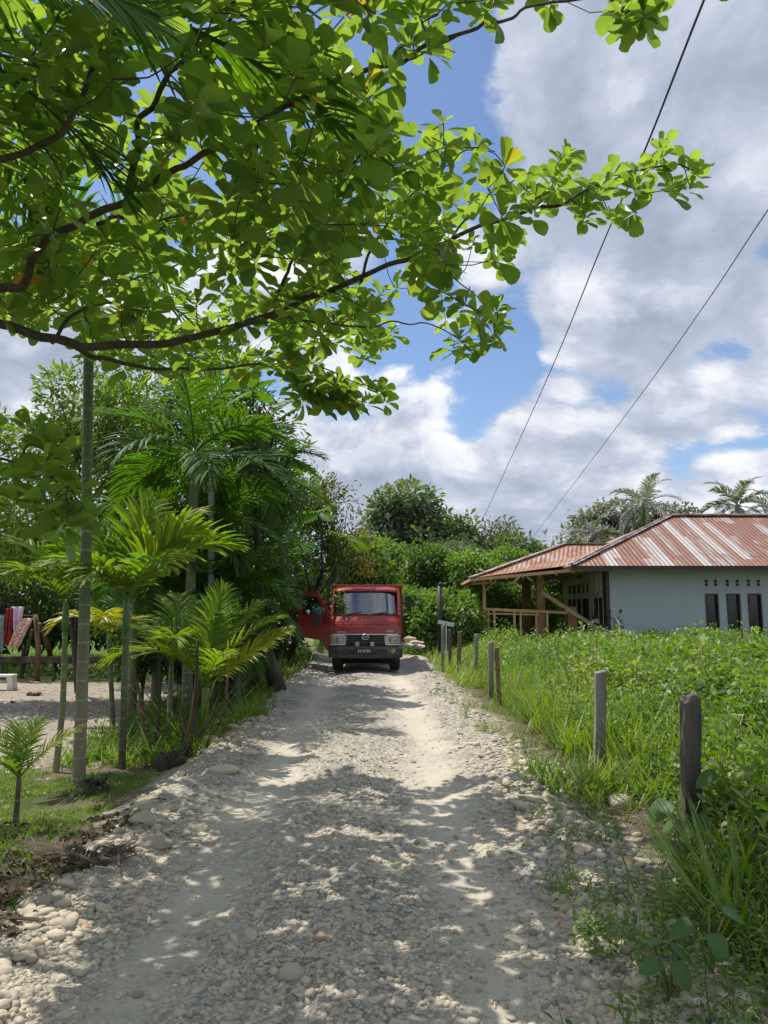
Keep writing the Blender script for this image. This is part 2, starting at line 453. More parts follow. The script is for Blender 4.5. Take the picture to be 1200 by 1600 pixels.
def groundmat():
    m, nt, o = nm('ground_soil'); g = G(nt)
    yard, grass, litter = g.luv()
    pos = g.pos()
    fine = g.noise(pos, 60, 5, .7); mid = g.noise(pos, 4, 5, .65)
    vo = g.n('ShaderNodeTexVoronoi', {'Vector': pos, 'Scale': 28.})
    st = g.sep(vo.outputs['Color'])[0]
    soil = g.mix(g.mr(fine, .3, .7), (.10, .075, .05), (.22, .175, .125))
    sand = g.mix(g.mr(fine, .3, .7), (.30, .26, .20), (.48, .42, .34))
    sand = g.mix(g.math('MULTIPLY', g.math('GREATER_THAN', st, .7), .6), sand, (.24, .21, .18))
    sand = g.mix(g.mr(mid, .5, .75, 0, .7), sand, (.20, .16, .115))
    gr = g.mix(g.mr(fine, .3, .7), (.035, .055, .015), (.09, .13, .03))
    c = g.mix(g.mr(g.math('ADD', yard, g.math('MULTIPLY', g.math('SUBTRACT', mid, .5), 1.2)), .35, .65), soil, sand)
    c = g.mix(g.mr(g.math('ADD', grass, g.math('MULTIPLY', g.math('SUBTRACT', mid, .5), 1.4)), .35, .75), c, gr)
    c = g.mix(g.math('MULTIPLY', litter, .85), c, g.mix(fine, (.02, .014, .01), (.09, .06, .04)))
    h = g.math('ADD', fine, g.math('MULTIPLY', g.ramp(vo.outputs['Distance'], [(0, 1.), (.7, 0.)]), .5))
    p = g.n('ShaderNodeBsdfPrincipled', {'Base Color': c, 'Roughness': .95, 'Specular IOR Level': .2, 'Normal': g.bump(h, .8, .02)})
    nt.links.new(p.outputs[0], o.inputs[0]); return m
M['ground'] = groundmat()

def roofmat(name, fresh):
    """luv: u metres along eave, v metres up the slope, r = sheet shade"""
    m, nt, o = nm(name); g = G(nt)
    u, v, r = g.luv()
    col_i = g.math('FLOOR', g.math('DIVIDE', u, .31))
    row_i = g.math('FLOOR', g.math('ADD', g.math('DIVIDE', v, 1.75), g.math('MULTIPLY', g.math('FRACT', g.math('MULTIPLY', col_i, .37)), .35)))
    cell = g.n('ShaderNodeTexWhiteNoise', {'Vector': g.comb(col_i, row_i, 3.)}, noise_dimensions='3D').outputs[0]
    colr = g.n('ShaderNodeTexWhiteNoise', {'Vector': g.comb(col_i, 0., 7.)}, noise_dimensions='3D').outputs[0]
    streak = g.noise(g.comb(g.math('MULTIPLY', u, 5.), g.math('MULTIPLY', v, .35), 0.), 1.6, 4, .6)
    fine = g.noise(g.comb(g.math('MULTIPLY', u, 26.), g.math('MULTIPLY', v, 1.1), 5.), 1., 4, .6)
    blot = g.noise(g.comb(u, v, 1.), 1.3, 5, .65)
    if fresh:
        t = g.math('ADD', g.math('MULTIPLY', cell, .18), g.math('ADD', g.math('MULTIPLY', streak, .25), g.math('MULTIPLY', blot, .85)))
        c = g.ramp(t, [(.42, (.42, .36, .31)), (.58, (.40, .23, .15)), (.72, (.29, .11, .06)), (.85, (.38, .30, .25))])
    else:
        t = g.math('ADD', g.math('MULTIPLY', cell, .26), g.math('ADD', g.math('MULTIPLY', colr, .26), g.math('ADD', g.math('MULTIPLY', streak, .30), g.math('MULTIPLY', fine, .40))))
        c = g.ramp(t, [(.45, (.46, .42, .40)), (.53, (.38, .30, .27)), (.59, (.23, .105, .07)), (.70, (.25, .115, .075)), (.84, (.36, .22, .165))])
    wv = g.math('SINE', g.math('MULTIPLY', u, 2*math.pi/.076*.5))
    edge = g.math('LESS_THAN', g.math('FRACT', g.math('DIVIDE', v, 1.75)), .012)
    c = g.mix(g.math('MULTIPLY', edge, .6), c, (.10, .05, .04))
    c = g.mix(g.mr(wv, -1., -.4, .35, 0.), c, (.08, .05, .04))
    p = g.n('ShaderNodeBsdfPrincipled', {'Base Color': c, 'Roughness': .55, 'Metallic': .15, 'Normal': g.bump(wv, .6, .02)})
    nt.links.new(p.outputs[0], o.inputs[0]); return m
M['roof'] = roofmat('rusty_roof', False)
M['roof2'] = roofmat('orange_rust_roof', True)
M['ridge'] = pm('rusty_ridge_cap', (.20, .09, .07), .6, .2, 1, 3, (.42, .34, .31))

def wallmat():
    m, nt, o = nm('wall_plaster'); g = G(nt)
    pos = g.pos()
    n = g.noise(pos, 1.2, 5, .6); st = g.noise(g.vm('MULTIPLY', pos, (3, 3, .25)), 1.5, 4, .6)
    c = g.mix(g.mr(n, .3, .7), (.40, .45, .46), (.46, .50, .50))
    c = g.mix(g.mr(st, .5, .75, 0, .35), c, (.33, .37, .375))
    z = g.sep(pos)[2]
    c = g.mix(g.mr(g.math('ADD', z, g.math('MULTIPLY', n, .5)), .5, 1.1, .45, 0), c, (.20, .20, .17))
    p = g.n('ShaderNodeBsdfPrincipled', {'Base Color': c, 'Roughness': .85, 'Normal': g.bump(g.noise(pos, 60, 3), .15, .005)})
    nt.links.new(p.outputs[0], o.inputs[0]); return m
M['wall'] = wallmat()
M['wall_pale'] = pm('pale_plaster', (.78, .78, .74), .85, 0, 1, 3, (.66, .66, .62))
M['win_frame'] = pm('brown_window_frame', (.045, .02, .016), .5, 0, 1, 6, (.07, .035, .025))
M['dark_glass'] = pm('dark_glass', (.015, .018, .017), .12, 0, spec=.6)
M['vent_dark'] = pm('vent_hole_dark', (.03, .035, .035), .9)
M['ceil'] = pm('plywood_ceiling', (.7, .66, .58), .8, 0, 1, 2, (.36, .32, .26))
M['brick_col'] = pm('ochre_plaster_column', (.36, .21, .09), .8, 0, 1, 3, (.26, .14, .06))

def truckred():
    m, nt, o = nm('truck_red_paint'); g = G(nt)
    n = g.noise(g.obj(), 3, 6, .65); dz = g.sep(g.pos())[2]
    c = g.mix(g.mr(n, .35, .7, 0, .6), (.38, .018, .015), (.22, .018, .015))
    c = g.mix(g.mr(g.math('ADD', dz, g.math('MULTIPLY', n, .7)), .9, 1.7, .45, .05), c, (.24, .17, .12))
    p = g.n('ShaderNodeBsdfPrincipled', {'Base Color': c, 'Roughness': g.mr(n, .3, .7, .28, .5), 'Coat Weight': .25})
    nt.links.new(p.outputs[0], o.inputs[0]); return m
M['red'] = truckred()
M['red_dark'] = pm('cargo_bed_paint', (.20, .016, .013), .5, 0, 1, 4, (.08, .03, .02))
M['bumper'] = pm('dark_bumper', (.035, .045, .05), .45, 0, 1, 3, (.10, .095, .08))
M['chrome'] = pm('dull_chrome', (.65, .66, .68), .25, .9)
M['white_print'] = pm('white_letters', (.6, .55, .5), .5)
M['lamp'] = pm('lamp_lens', (.42, .44, .38), .15, 0, 1, 6, (.25, .27, .22), coat=.5)
M['amber'] = pm('amber_lens', (.35, .25, .04), .3)
M['interior'] = pm('cab_interior', (.05, .045, .045), .8)
M['wiper'] = pm('wiper_yellowed', (.30, .25, .12), .6)
def glassmat():
    m, nt, o = nm('window_glass'); g = G(nt)
    gl = g.n('ShaderNodeBsdfGlossy', {'Color': (.9, .95, 1), 'Roughness': .03})
    tr = g.n('ShaderNodeBsdfTransparent', {'Color': (.35, .42, .42)})
    fr = g.n('ShaderNodeFresnel', {'IOR': 1.5})
    dust = g.n('ShaderNodeBsdfDiffuse', {'Color': (.3, .3, .28)})
    a = g.n('ShaderNodeMixShader', {0: g.math('MULTIPLY_ADD', fr.outputs[0], 1.35, .14, clamp=True), 1: tr, 2: gl})
    b = g.n('ShaderNodeMixShader', {0: g.mr(g.noise(g.obj(), 5, 4), .4, .8, .0, .05), 1: a, 2: dust})
    nt.links.new(b.outputs[0], o.inputs[0]); return m
M['glass'] = glassmat()
def cloth(name, c1, c2, scale=9):
    return pm(name, c1, .9, 0, 3, scale, c2)

# ------------------------------------------------------------------ world + sun
SUN = nrm(np.array([-.36, .24, .90]))
w = bpy.data.worlds.new('World'); scene.world = w; w.use_nodes = True
nt = w.node_tree; nt.nodes.clear(); g = G(nt)
sky = g.n('ShaderNodeTexSky', sky_type='NISHITA', sun_disc=False)
sky.sun_elevation = math.asin(SUN[2]); sky.sun_rotation = math.atan2(SUN[0], SUN[1])
sky.altitude = 0; sky.air_density = 1.; sky.dust_density = .6; sky.ozone_density = 2.5
dirv = g.n('ShaderNodeTexCoord').outputs['Generated']
dx, dy, dz = g.sep(dirv)
zz = g.math('ADD', g.math('MAXIMUM', dz, 0.0), .50)
px_ = g.math('DIVIDE', dx, zz); py_ = g.math('DIVIDE', dy, zz)
P0 = g.comb(px_, py_, 0.0)
OFF = (5.2, 2.6, 0.4)
Pq = g.vm('ADD', P0, OFF)
wv = g.n('ShaderNodeTexNoise', {'Vector': P0, 'Scale': 1.1, 'Detail': 3}).outputs[1]
Pw = g.vm('ADD', Pq, g.vm('SCALE', g.vm('SUBTRACT', wv, (.5, .5, .5)), scale=.35))
def dens(v):
    a = g.noise(v, 3.4, 12, .60, .0)
    return a
base = dens(Pw)
bil = g.n('ShaderNodeTexVoronoi', {'Vector': g.vm('ADD', Pw, g.vm('SCALE', wv, scale=.3)), 'Scale': 9.5, 'Smoothness': .6}, feature='SMOOTH_F1').outputs['Distance']
base = g.math('ADD', base, g.math('MULTIPLY', g.math('SUBTRACT', .42, bil), .30))
cov = base
def spot(px, py, rad, amt, cov):
    d = ray(px, py); d = d/np.linalg.norm(d)
    dt = g.vm('DOT_PRODUCT', dirv, tuple(d))
    return g.math('ADD', cov, g.mr(dt, math.cos(R(rad)), 1., 0., amt))
cov = g.math('ADD', cov, .0)
for sx, sy, sr, sa in ((650, 170, 9, -.25), (420, 100, 16, -.22), (250, 30, 12, -.16), (790, 500, 4, -.10), (900, 430, 3.5, -.08), (610, 545, 4, -.12), (820, 420, 6, .05), (520, 330, 9, .10), (760, 480, 3, .05), (740, 690, 3.5, -.14), (775, 590, 3.5, -.13), (840, 560, 3, -.08), (1130, 560, 3, -.06),
                       (1050, 120, 20, .12), (1150, 300, 5, -.10), (960, 560, 4, -.06), (1080, 420, 3, -.08), (850, 150, 8, .10), (700, 930, 25, .05), (1000, 430, 8, .10), (900, 700, 10, .09), (1100, 600, 9, .10), (560, 700, 8, .10), (40, 560, 8, .15)):
    cov = spot(sx, sy, sr, sa, cov)
cov = g.math('ADD', cov, g.mr(dz, .0, .28, .10, 0.))
mask = g.ramp(cov, [(.40, 0.), (.435, .25), (.475, .85), (.52, 1.)], 'LINEAR')
sh2 = dens(g.vm('ADD', Pw, (.02, -.06, .02)))
rel = g.mr(g.math('SUBTRACT', base, sh2), -.10, .10, 0., 1.)
det = g.noise(g.vm('ADD', Pw, (1.3, 5.5, 2.)), 5.0, 8, .62, .3)
thick = g.mr(cov, .50, .78)
dark = g.math('ADD', g.math('MULTIPLY', thick, .38), g.math('ADD', g.math('MULTIPLY', g.math('SUBTRACT', 1., rel), .62), g.math('MULTIPLY', g.math('SUBTRACT', det, .5), .7)), clamp=True)
dark = spot(1080, 110, 18, .13, dark)
ccol = g.ramp(dark, [(0, (1.05, 1.06, 1.08)), (.22, (.88, .91, .98)), (.5, (.60, .65, .78)), (.75, (.46, .52, .65)), (1, (.35, .41, .53))])
skyc = g.n('ShaderNodeVectorMath', operation='SCALE'); g.set(skyc, 0, sky.outputs[0]); g.set(skyc, 'Scale', 1.0)
bg1 = g.n('ShaderNodeBackground', {'Color': g.mix(1., skyc.outputs[0], (.98, 1.02, 1.08), 'MULTIPLY'), 'Strength': .14})
bg2 = g.n('ShaderNodeBackground', {'Color': ccol, 'Strength': 1.0})
mxs = g.n('ShaderNodeMixShader', {0: mask, 1: bg1, 2: bg2})
wo = g.n('ShaderNodeOutputWorld'); nt.links.new(mxs.outputs[0], wo.inputs[0])
w.cycles.sampling_method = 'MANUAL'; w.cycles.sample_map_resolution = 1024

sl = bpy.data.lights.new('sun', 'SUN'); so = bpy.data.objects.new('sun', sl); link(so)
sl.energy = 5.0; sl.angle = R(.45); sl.color = (1, .95, .86)
so.rotation_euler = Vector(SUN).to_track_quat('Z', 'Y').to_euler(); so.location = (-20, 15, 60)
scene.view_settings.view_transform = 'Standard'; scene.view_settings.look = 'None'
scene.view_settings.exposure = 0; scene.view_settings.gamma = 1
scene.render.engine = 'CYCLES'
scene.cycles.use_denoising = True
scene.cycles.max_bounces = 8; scene.cycles.diffuse_bounces = 3; scene.cycles.transmission_bounces = 4
scene.cycles.transparent_max_bounces = 8; scene.cycles.glossy_bounces = 3
scene.cycles.sample_clamp_indirect = 6
# ------------------------------------------------------------------ ground + road
def make_ground():
    n = 430
    s = np.linspace(-1, 1, n)
    X = np.sinh(s*6.2)/math.sinh(6.2)*900
    Y = np.sinh(np.linspace(-.72, 1, n)*6.2)/math.sinh(6.2)*900+6
    x, y = np.meshgrid(X, Y)
    z = gz(x, y)
    o = x-rc(y); t = np.abs(o)
    inroad = (1-sstep(1.4, 1.7, t))*(1-sstep(34, 38, y))
    z = z-.06*inroad
    far = sstep(40, 200, np.hypot(x, y)); z = z*(1-far)
    yard = sstep(-2.6, -3.2, o)*sstep(7.6, 9.2, y+.25*(x+3))*(1-sstep(17.5, 19, y))
    yard = np.maximum(yard, (1-sstep(1.9, 3.0, t+.3+.8*(fbm(x*2, y*2, 31)-.5)))*.75)
    grass = np.where(o > 0, sstep(2.2, 3.5, o), sstep(17.5, 19, y)*.9+(1-sstep(7.2, 8.6, y+.25*(x+3)))*sstep(-2.4, -3.0, o)*.75)
    litter = np.exp(-((y-4.6-.25*(x+2.8))/1.0)**2)*sstep(-1.6, -1.9, o)
    litter = np.maximum(litter, sstep(2.6, 4, o)*.4)
    V = np.stack([x, y, z], 2).reshape(-1, 3)
    A = np.stack([yard, grass, litter], 2).reshape(-1, 3)
    i = np.arange(n*n).reshape(n, n)
    q = np.stack([i[:-1, :-1], i[:-1, 1:], i[1:, 1:], i[1:, :-1]], 2).reshape(-1, 4)
    ob = big('ground', V, q.ravel(), np.full(len(q), 4), A, M['ground'])
    tag(ob, kind='structure')
make_ground()

def road_h(x, y):
    o = x-rc(y); t = np.abs(o)
    rough = (.35+.65*(1-np.exp(-((t-.78)/.3)**2)))
    return gz(x, y)+.004+rough*((fbm(x*9, y*9, 21, 3)-.5)*.045+(fbm(x*30, y*30, 22, 2)-.5)*.02)

def make_road():
    nx, ny = 190, 900
    U = np.linspace(-1.85, 1.85, nx)
    Y = 1.2*(40/1.2)**np.linspace(0, 1, ny)
    Y = np.concatenate([np.linspace(-6, 1.15, 60), Y]); ny = len(Y)
    u, y = np.meshgrid(U, Y); x = u+rc(y)
    z = road_h(x, y)
    e = sstep(1.68, 1.85, np.abs(u)); z = z-e*.07
    track = np.exp(-((np.abs(u)-.78)/.30)**2)*(.55+.7*fbm(x*.8, y*.5, 41))
    A = np.stack([track, np.abs(u)/2, np.zeros_like(u)], 2).reshape(-1, 3)
    V = np.stack([x, y, z], 2).reshape(-1, 3)
    i = np.arange(nx*ny).reshape(ny, nx)
    q = np.stack([i[:-1, :-1], i[:-1, 1:], i[1:, 1:], i[1:, :-1]], 2).reshape(-1, 4)
    ob = big('road', V, q.ravel(), np.full(len(q), 4), A, M['road'])
    tag(ob, kind='structure')
make_road()

# ------------------------------------------------------------------ stones
def ico(sub, jit, seed):
    import bmesh
    bm = bmesh.new(); bmesh.ops.create_icosphere(bm, subdivisions=sub, radius=1.)
    V = np.array([v.co[:] for v in bm.verts]); Fc = [tuple(v.index for v in f.verts) for f in bm.faces]; bm.free()
    r_ = np.random.default_rng(seed)
    d = r_.normal(size=(5, 3)); ph = r_.uniform(0, 6, 5)
    k = 1+sum(jit*np.sin(V@d[i]*2.2+ph[i]) for i in range(5))
    V = V*k[:, None]
    if sub == 2: V = V*(1+.10*(vnoise(V[:, 0]*2+seed, V[:, 1]*2+V[:, 2]*1.7, seed)-.5))[:, None]
    return V, Fc, np.zeros((len(V), 2))
ST2 = [ico(2, .07, i) for i in range(5)]
ST1 = [ico(1, .10, i+9) for i in range(4)]

def stones(name, x, y, size, mat, rnd, zf=gz, sink=.25, fine=True, kind='stuff'):
    n = len(x)
    sc = Scat()
    z = zf(x, y)
    th = rng.uniform(0, 2*math.pi, n)
    tl = rng.normal(0, .25, (n, 2))
    ax = nrm(np.stack([np.cos(th), np.sin(th), tl[:, 0]], 1)); up = nrm(np.stack([tl[:, 1], tl[:, 0]*.5, np.ones(n)], 1))
    Mx = frames(ax, up, size*rng.uniform(.55, .95, n), size*rng.uniform(.9, 1.25, n), size*rng.uniform(.35, .65, n))
    T = np.stack([x, y, z], 1)
    T[:, 2] = z+size*.5*(1-2*sink)*rng.uniform(.3, 1.1, n)
    tp = ST2 if fine else ST1
    pick = rng.integers(0, len(tp), n)
    for k in range(len(tp)):
        m = pick == k
        sc.put(tp[k], Mx[m], T[m], rnd[m])
    o = sc.build(name, mat)
    tag(o, kind=kind)
    return o

def screen_sample(n, d0, d1, xw=None):
    """ground positions inside the view, even in the picture"""
    inv = rng.uniform(1/d1, 1/d0, n); y = 1/inv
    x = rng.uniform(-.62, .62, n)*(y+1.0)
    return x, y
# fine pebbles of the middle and the shoulders
x, y = screen_sample(80000, 2.1, 15)
o = x-rc(y); t = np.abs(o)
track = np.exp(-((t-.78)/.26)**2)
keep = (t < 1.95)*(rng.uniform(0, 1, len(x)) < np.clip((1-.95*track)*(.35+.9*sstep(.35, .65, fbm(x*2.2, y*2.2, 51))), .0, 1))
keep &= rng.uniform(0, 1, len(x)) < (1-.55*sstep(1.6, 1.95, t))
x, y = x[keep], y[keep]
sz = rng.lognormal(-4.55, .42, len(x)); sz = np.clip(sz*(1+.05*y), .006, .035)
near = y < 5.0
ob = stones('gravel', x[near], y[near], sz[near], M['stone'], rng.uniform(0, .95, near.sum()), road_h, .55, False)
ob['label'] = 'small grey gravel scattered over the near end of the stony road'; ob['category'] = 'gravel'
ob = stones('gravel', x[~near], y[~near], sz[~near], M['stone'], rng.uniform(0, .95, (~near).sum()), road_h, .5, False)
ob['label'] = 'small grey gravel scattered over the road farther off toward the truck'; ob['category'] = 'gravel'
# river cobbles: both shoulders
def cobbles(n, side, d0, d1, tc, tw, smin, smax, rr=(0, 1)):
    inv = rng.uniform(1/d1, 1/d0, n); y = 1/inv
    t = tc+rng.normal(0, tw, n)
    x = rc(y)+side*t
    k = (fbm(x*1.7, y*1.7, 61+side) > .40)
    x, y = x[k], y[k]
    s = smin*(smax/smin)**(rng.uniform(0, 1, len(x))**1.9)
    return x, y, s
L = [cobbles(2200, -1, 2.3, 20, 1.50, .14, .014, .055), cobbles(3000, 1, 2.0, 20, 1.58, .20, .018, .06), cobbles(420, 1, 2.0, 9, 1.9, .3, .018, .06),
     cobbles(1300, -1, 2.2, 6, 1.2, .25, .010, .032), cobbles(1300, 1, 2.0, 6, 1.15, .35, .010, .034), cobbles(150, -1, 6.0, 11, 1.62, .10, .04, .085), cobbles(1100, 1, 2.0, 4.0, .2, .8, .012, .032)]
x = np.concatenate([a[0] for a in L]); y = np.concatenate([a[1] for a in L]); s = np.concatenate([a[2] for a in L])
def zmix(x, y): return np.where(np.abs(x-rc(y)) < 1.75, road_h(x, y), gz(x, y))
ob = stones('cobbles', x, y, s, M['stone_clean'], rng.uniform(0, 1, len(x)), zmix, .42)
ob['label'] = 'rounded river cobbles banked along both shoulders of the road'; ob['category'] = 'cobbles'
# clods and stones on the yard
x = rng.uniform(-11, -2.8, 2500); y = rng.uniform(6, 17, 2500)
ob = stones('yard_pebbles', x, y, rng.lognormal(-4.2, .4, len(x)), M['stone'], rng.uniform(0, 1, len(x)), gz, .3, False)
ob['label'] = 'pebbles strewn over the bare sandy yard'; ob['category'] = 'pebbles'

# boulders one could point at
def boulder(px, py, size, label, rnd, flat=.6, zz=0.0, yaw=0.0):
    p = gp(px, py)
    V, Fc, UV = ico(3, .06, int(px))
    n1 = fbm(V[:, 0]*1.1+px, V[:, 1]*1.1+V[:, 2]*.9, 5, 2)
    V = V*(1+.3*(n1-.5))[:, None]*np.array([size, size*.8, size*flat])
    c, s_ = math.cos(yaw), math.sin(yaw)
    V = V@np.array([[c, s_, 0], [-s_, c, 0], [0, 0, 1]])
    mb = MB(); mb.add(V, Fc, np.tile([0, 0, rnd], (len(V), 1)))
    o = mb.build('boulder', M['stone_clean'], smooth=True, loc=(p[0], p[1], p[2]+size*flat*.55+zz))
    tag(o, label, 'rock', 'larger stones at the road edges')
boulder(968, 1262, .095, 'biggest smooth buff boulder, beside the weeds between the two nearest posts', .55, .75)
boulder(876, 1414, .05, 'pale pointed stone standing upright on the right shoulder of the road', .7, .9)
boulder(870, 1437, .035, 'small orange brown pebble just below the pale upright stone', .96, .7)
boulder(820, 1265, .085, 'buff stone on the right shoulder where the weeds begin', .5, .5)
boulder(327, 1167, .14, 'long low grey boulder under the young palm at the left kerb', .4, .55)
boulder(370, 1160, .07, 'round grey stone right of the long boulder at the left kerb', .3, .7)
boulder(391, 1180, .085, 'tan rounded rock in the left stone bank past the palms', .55, .6)
boulder(352, 1207, .15, 'broad flat stone lying on the left bank of the road', .62, .35)
boulder(222, 1290, .10, 'pinkish grey boulder low on the left bank near the grass', .28, .6)
boulder(240, 1325, .12, 'flat shaded slab stone on the left bank in tree shade', .2, .4)
boulder(500, 1468, .028, 'little brick orange stone in the middle of the road', .97, .7)
boulder(455, 1530, .055, 'round grey stone in the near middle of the road', .35, .7)
boulder(100, 1388, .05, 'pale stone at the edge of the leaf litter at left', .66, .6)
boulder(775, 1245, .05, 'grey stone lodged in the road beside the right shoulder', .3, .6)

# ------------------------------------------------------------------ palms
def frond_mesh(L, az, el, droop, nl, ll, lw, spread=1.0, twist=0.0, hang=.35, seed=0, vshape=.35, bare=.12, roll=0., tone=(.2, .9), mb=None, segs=3, droopy=1.0):
    """feather leaf: rachis + leaflets. returns MB (origin at the leaf base)"""
    r_ = np.random.default_rng(seed)
    mb = mb or MB()
    n = 22; P = np.zeros((n, 3)); e = el
    h = np.array([math.cos(az), math.sin(az)])
    ds = L/(n-1)
    for i in range(1, n):
        s = i/(n-1); e = el-droop*s**1.4
        P[i] = P[i-1]+ds*np.array([h[0]*math.cos(e), h[1]*math.cos(e), math.sin(e)])
    mb.tube(P, np.linspace(.016, .0035, n)*max(.6, L/1.8), 5, rnd=.75)
    T = np.gradient(P, axis=0); T = nrm(T)
    side0 = np.array([-h[1], h[0], 0.])
    for sgn in (-1, 1):
        for k in range(nl):
            s = bare+(1-bare)*(k+.5*(sgn > 0)+r_.uniform(-.2, .2))/nl
            s = min(s, .995); f = s*(n-1); i = min(int(f), n-2); b = P[i]+(P[i+1]-P[i])*(f-i); t = T[i]
            up = np.cross(side0, t); up /= np.linalg.norm(up)
            if up[2] < 0: up = -up
            c, sn_ = math.cos(roll), math.sin(roll)
            sd = side0*c+up*sn_; u2 = up*c-side0*sn_
            prof = math.sin(math.pi*min(1, (s-bare)/(1-bare)*.86+.12))**.6
            l = ll*prof*r_.uniform(.88, 1.08)
            ang = (1.05-.75*s)*spread
            d = nrm(sgn*sd*math.sin(ang)+t*math.cos(ang)+u2*vshape*r_.uniform(.5, 1.3)+r_.normal(0, .05, 3))
            wd = lw*r_.uniform(.8, 1.2)*(.5+.5*prof)
            nrmv = nrm(np.cross(d, np.cross(u2, d))+r_.normal(0, .15, 3)); sx = nrm(np.cross(d, nrmv))
            V = []; A = []; pos = b.copy(); dd = d.copy(); rn = r_.uniform(*tone)
            for j in range(segs+1):
                v = j/segs; ww = wd*(1 if j < segs else .12)*(.55 if j == 0 else 1)
                V += [pos-sx*ww, pos+nrmv*ww*.35, pos+sx*ww]; A += [(-1, v, rn), (0, v, rn), (1, v, rn)]
                dd = nrm(dd+np.array([0, 0, -hang*droopy*(v+.3)])); pos = pos+dd*l/segs
            fc = []
            for j in range(segs):
                a = j*3; fc += [(a, a+1, a+4, a+3), (a+1, a+2, a+5, a+4)]
            mb.add(V, fc, A)
    return mb

def palm(name, label, base, top, r0, r1, tmat, fronds, fmat, group=None, shaft=None, cat='palm tree', lean=(0, 0), ycol=None, bend=.0):
    """fronds: list of dict(az, el, L ...) angles in degrees"""
    t = thing(name, label, cat, base, 0, group)
    b = np.zeros(3); tp = np.asarray(top, float)-np.asarray(base, float)
    mid = tp*.5+np.array([bend, 0, 0])
    P = spline([b+(0, 0, -.12), tp*.25+np.array([bend*.7, 0, 0]), mid, tp], 26)
    rr = r0+(r1-r0)*np.linspace(0, 1, 26)**.8
    rr[0] *= 1.35; rr[1] *= 1.15
    mb = MB(); mb.tube(P, rr, 14); mb.build('trunk', M[tmat], t, smooth=True)
    if shaft:
        d = nrm(tp-P[-4]); Q = [tp-d*.02, tp+d*shaft*.3, tp+d*shaft*.75, tp+d*shaft]
        mb = MB(); mb.tube(Q, [r1*1.02, r1*1.35, r1*1.1, r1*.5], 12); mb.build('crownshaft', M['crownshaft'], t, smooth=True)
        tp = tp+d*shaft*.85
    for i, f in enumerate(fronds):
        f = dict(f); az = R(f.pop('az')); el = R(f.pop('el')); m_ = f.pop('mat', fmat); zo = f.pop('dz', 0.)
        f['droop'] = R(f.get('droop', 70))
        mb = frond_mesh(az=az, el=el, seed=hash((round(base[0], 2), i)) % 9999, **f)
        V = mb
        o = V.build('frond', M[m_], t, smooth=False)
        o.location = tp+np.array([0, 0, zo])
    return t

def fset(n, L, el0, el1, nl=30, ll=.45, lw=.018, az0=0., droop=(50, 90), seed=1, **k):
    r_ = np.random.default_rng(seed); out = []
    for i in range(n):
        q = i/(max(1, n-1))
        out.append(dict(az=az0+i*137.5+r_.uniform(-12, 12), el=el0+(el1-el0)*q+r_.uniform(-5, 5), L=L*r_.uniform(.85, 1.1), nl=nl, ll=ll, lw=lw,
                        droop=r_.uniform(*droop), roll=r_.uniform(-.5, .5), **k))
    return out

# tall foreground areca
b = gp(123, 1226); tpt = at(139, 520, b[1]+.05)
palm('areca_palm', 'tall thick ringed areca trunk, grey below and green above, crown lost in almond leaves', b, tpt, .064, .053, 'areca_trunk',
     fset(9, 1.7, 75, 10, 30, .42, .017, seed=3), 'palm', 'areca palms in the yard', shaft=.65, bend=.02)
# thin leaning areca to its left
b = gp(86, 1207); tpt = at(102, 985, b[1]+.1)
palm('areca_palm', 'thin leaning areca left of the tall trunk, its bright fan of fronds held upright', b, tpt, .038, .03, 'areca_thin',
     [dict(az=100, el=78, L=1.05, nl=22, ll=.42, lw=.018, droop=45, roll=.3, tone=(.2, .8)), dict(az=170, el=70, L=1.1, nl=22, ll=.42, lw=.018, droop=60, tone=(.1, .7)),
      dict(az=20, el=62, L=1.1, nl=22, ll=.42, lw=.018, droop=45, roll=-.5, tone=(.4, 1)), dict(az=250, el=50, L=1.0, nl=20, ll=.4, lw=.017, droop=70),
      dict(az=-20, el=80, L=.9, nl=20, ll=.4, lw=.017, droop=30, roll=.8)], 'palm_bright', 'areca palms in the yard', shaft=.35, bend=.03)
# dark-footed areca with the big bright crown
b = gp(190, 1201); tpt = at(197, 985, b[1]+.05)
palm('areca_palm', 'dark footed areca right of the tall trunk with the biggest bright green crown', b, tpt, .044, .034, 'areca_dark',
     [dict(az=75, el=82, L=1.3, nl=30, ll=.52, lw=.028, droop=30, roll=.6, tone=(.3, .9)), dict(az=15, el=58, L=1.5, nl=30, ll=.55, lw=.028, droop=70, roll=-.35, tone=(.4, 1)),
      dict(az=165, el=60, L=1.25, nl=28, ll=.5, lw=.026, droop=75, roll=.3, tone=(.2, .8)), dict(az=-50, el=50, L=1.3, nl=28, ll=.5, lw=.026, droop=80, roll=.2, tone=(.3, 1)),
      dict(az=-120, el=55, L=1.1, nl=26, ll=.48, lw=.02, droop=80), dict(az=200, el=75, L=1.2, nl=28, ll=.5, lw=.026, droop=50, roll=-.5),
      dict(az=-15, el=66, L=1.3, nl=30, ll=.5, lw=.026, droop=60, roll=-.6, tone=(.5, 1)), dict(az=140, el=64, L=1.3, nl=30, ll=.5, lw=.026, droop=65, roll=.5, tone=(.3, .9)), dict(az=-95, el=45, L=1.2, nl=28, ll=.46, lw=.024, droop=85, tone=(.4, 1)), dict(az=215, el=50, L=1.2, nl=28, ll=.46, lw=.024, droop=85, tone=(.3, 1)), dict(az=40, el=74, L=1.45, nl=30, ll=.52, lw=.028, droop=55, roll=.1, tone=(.4, 1)), dict(az=110, el=68, L=1.35, nl=28, ll=.5, lw=.026, droop=60)], 'palm_bright', 'areca palms in the yard', shaft=.4)
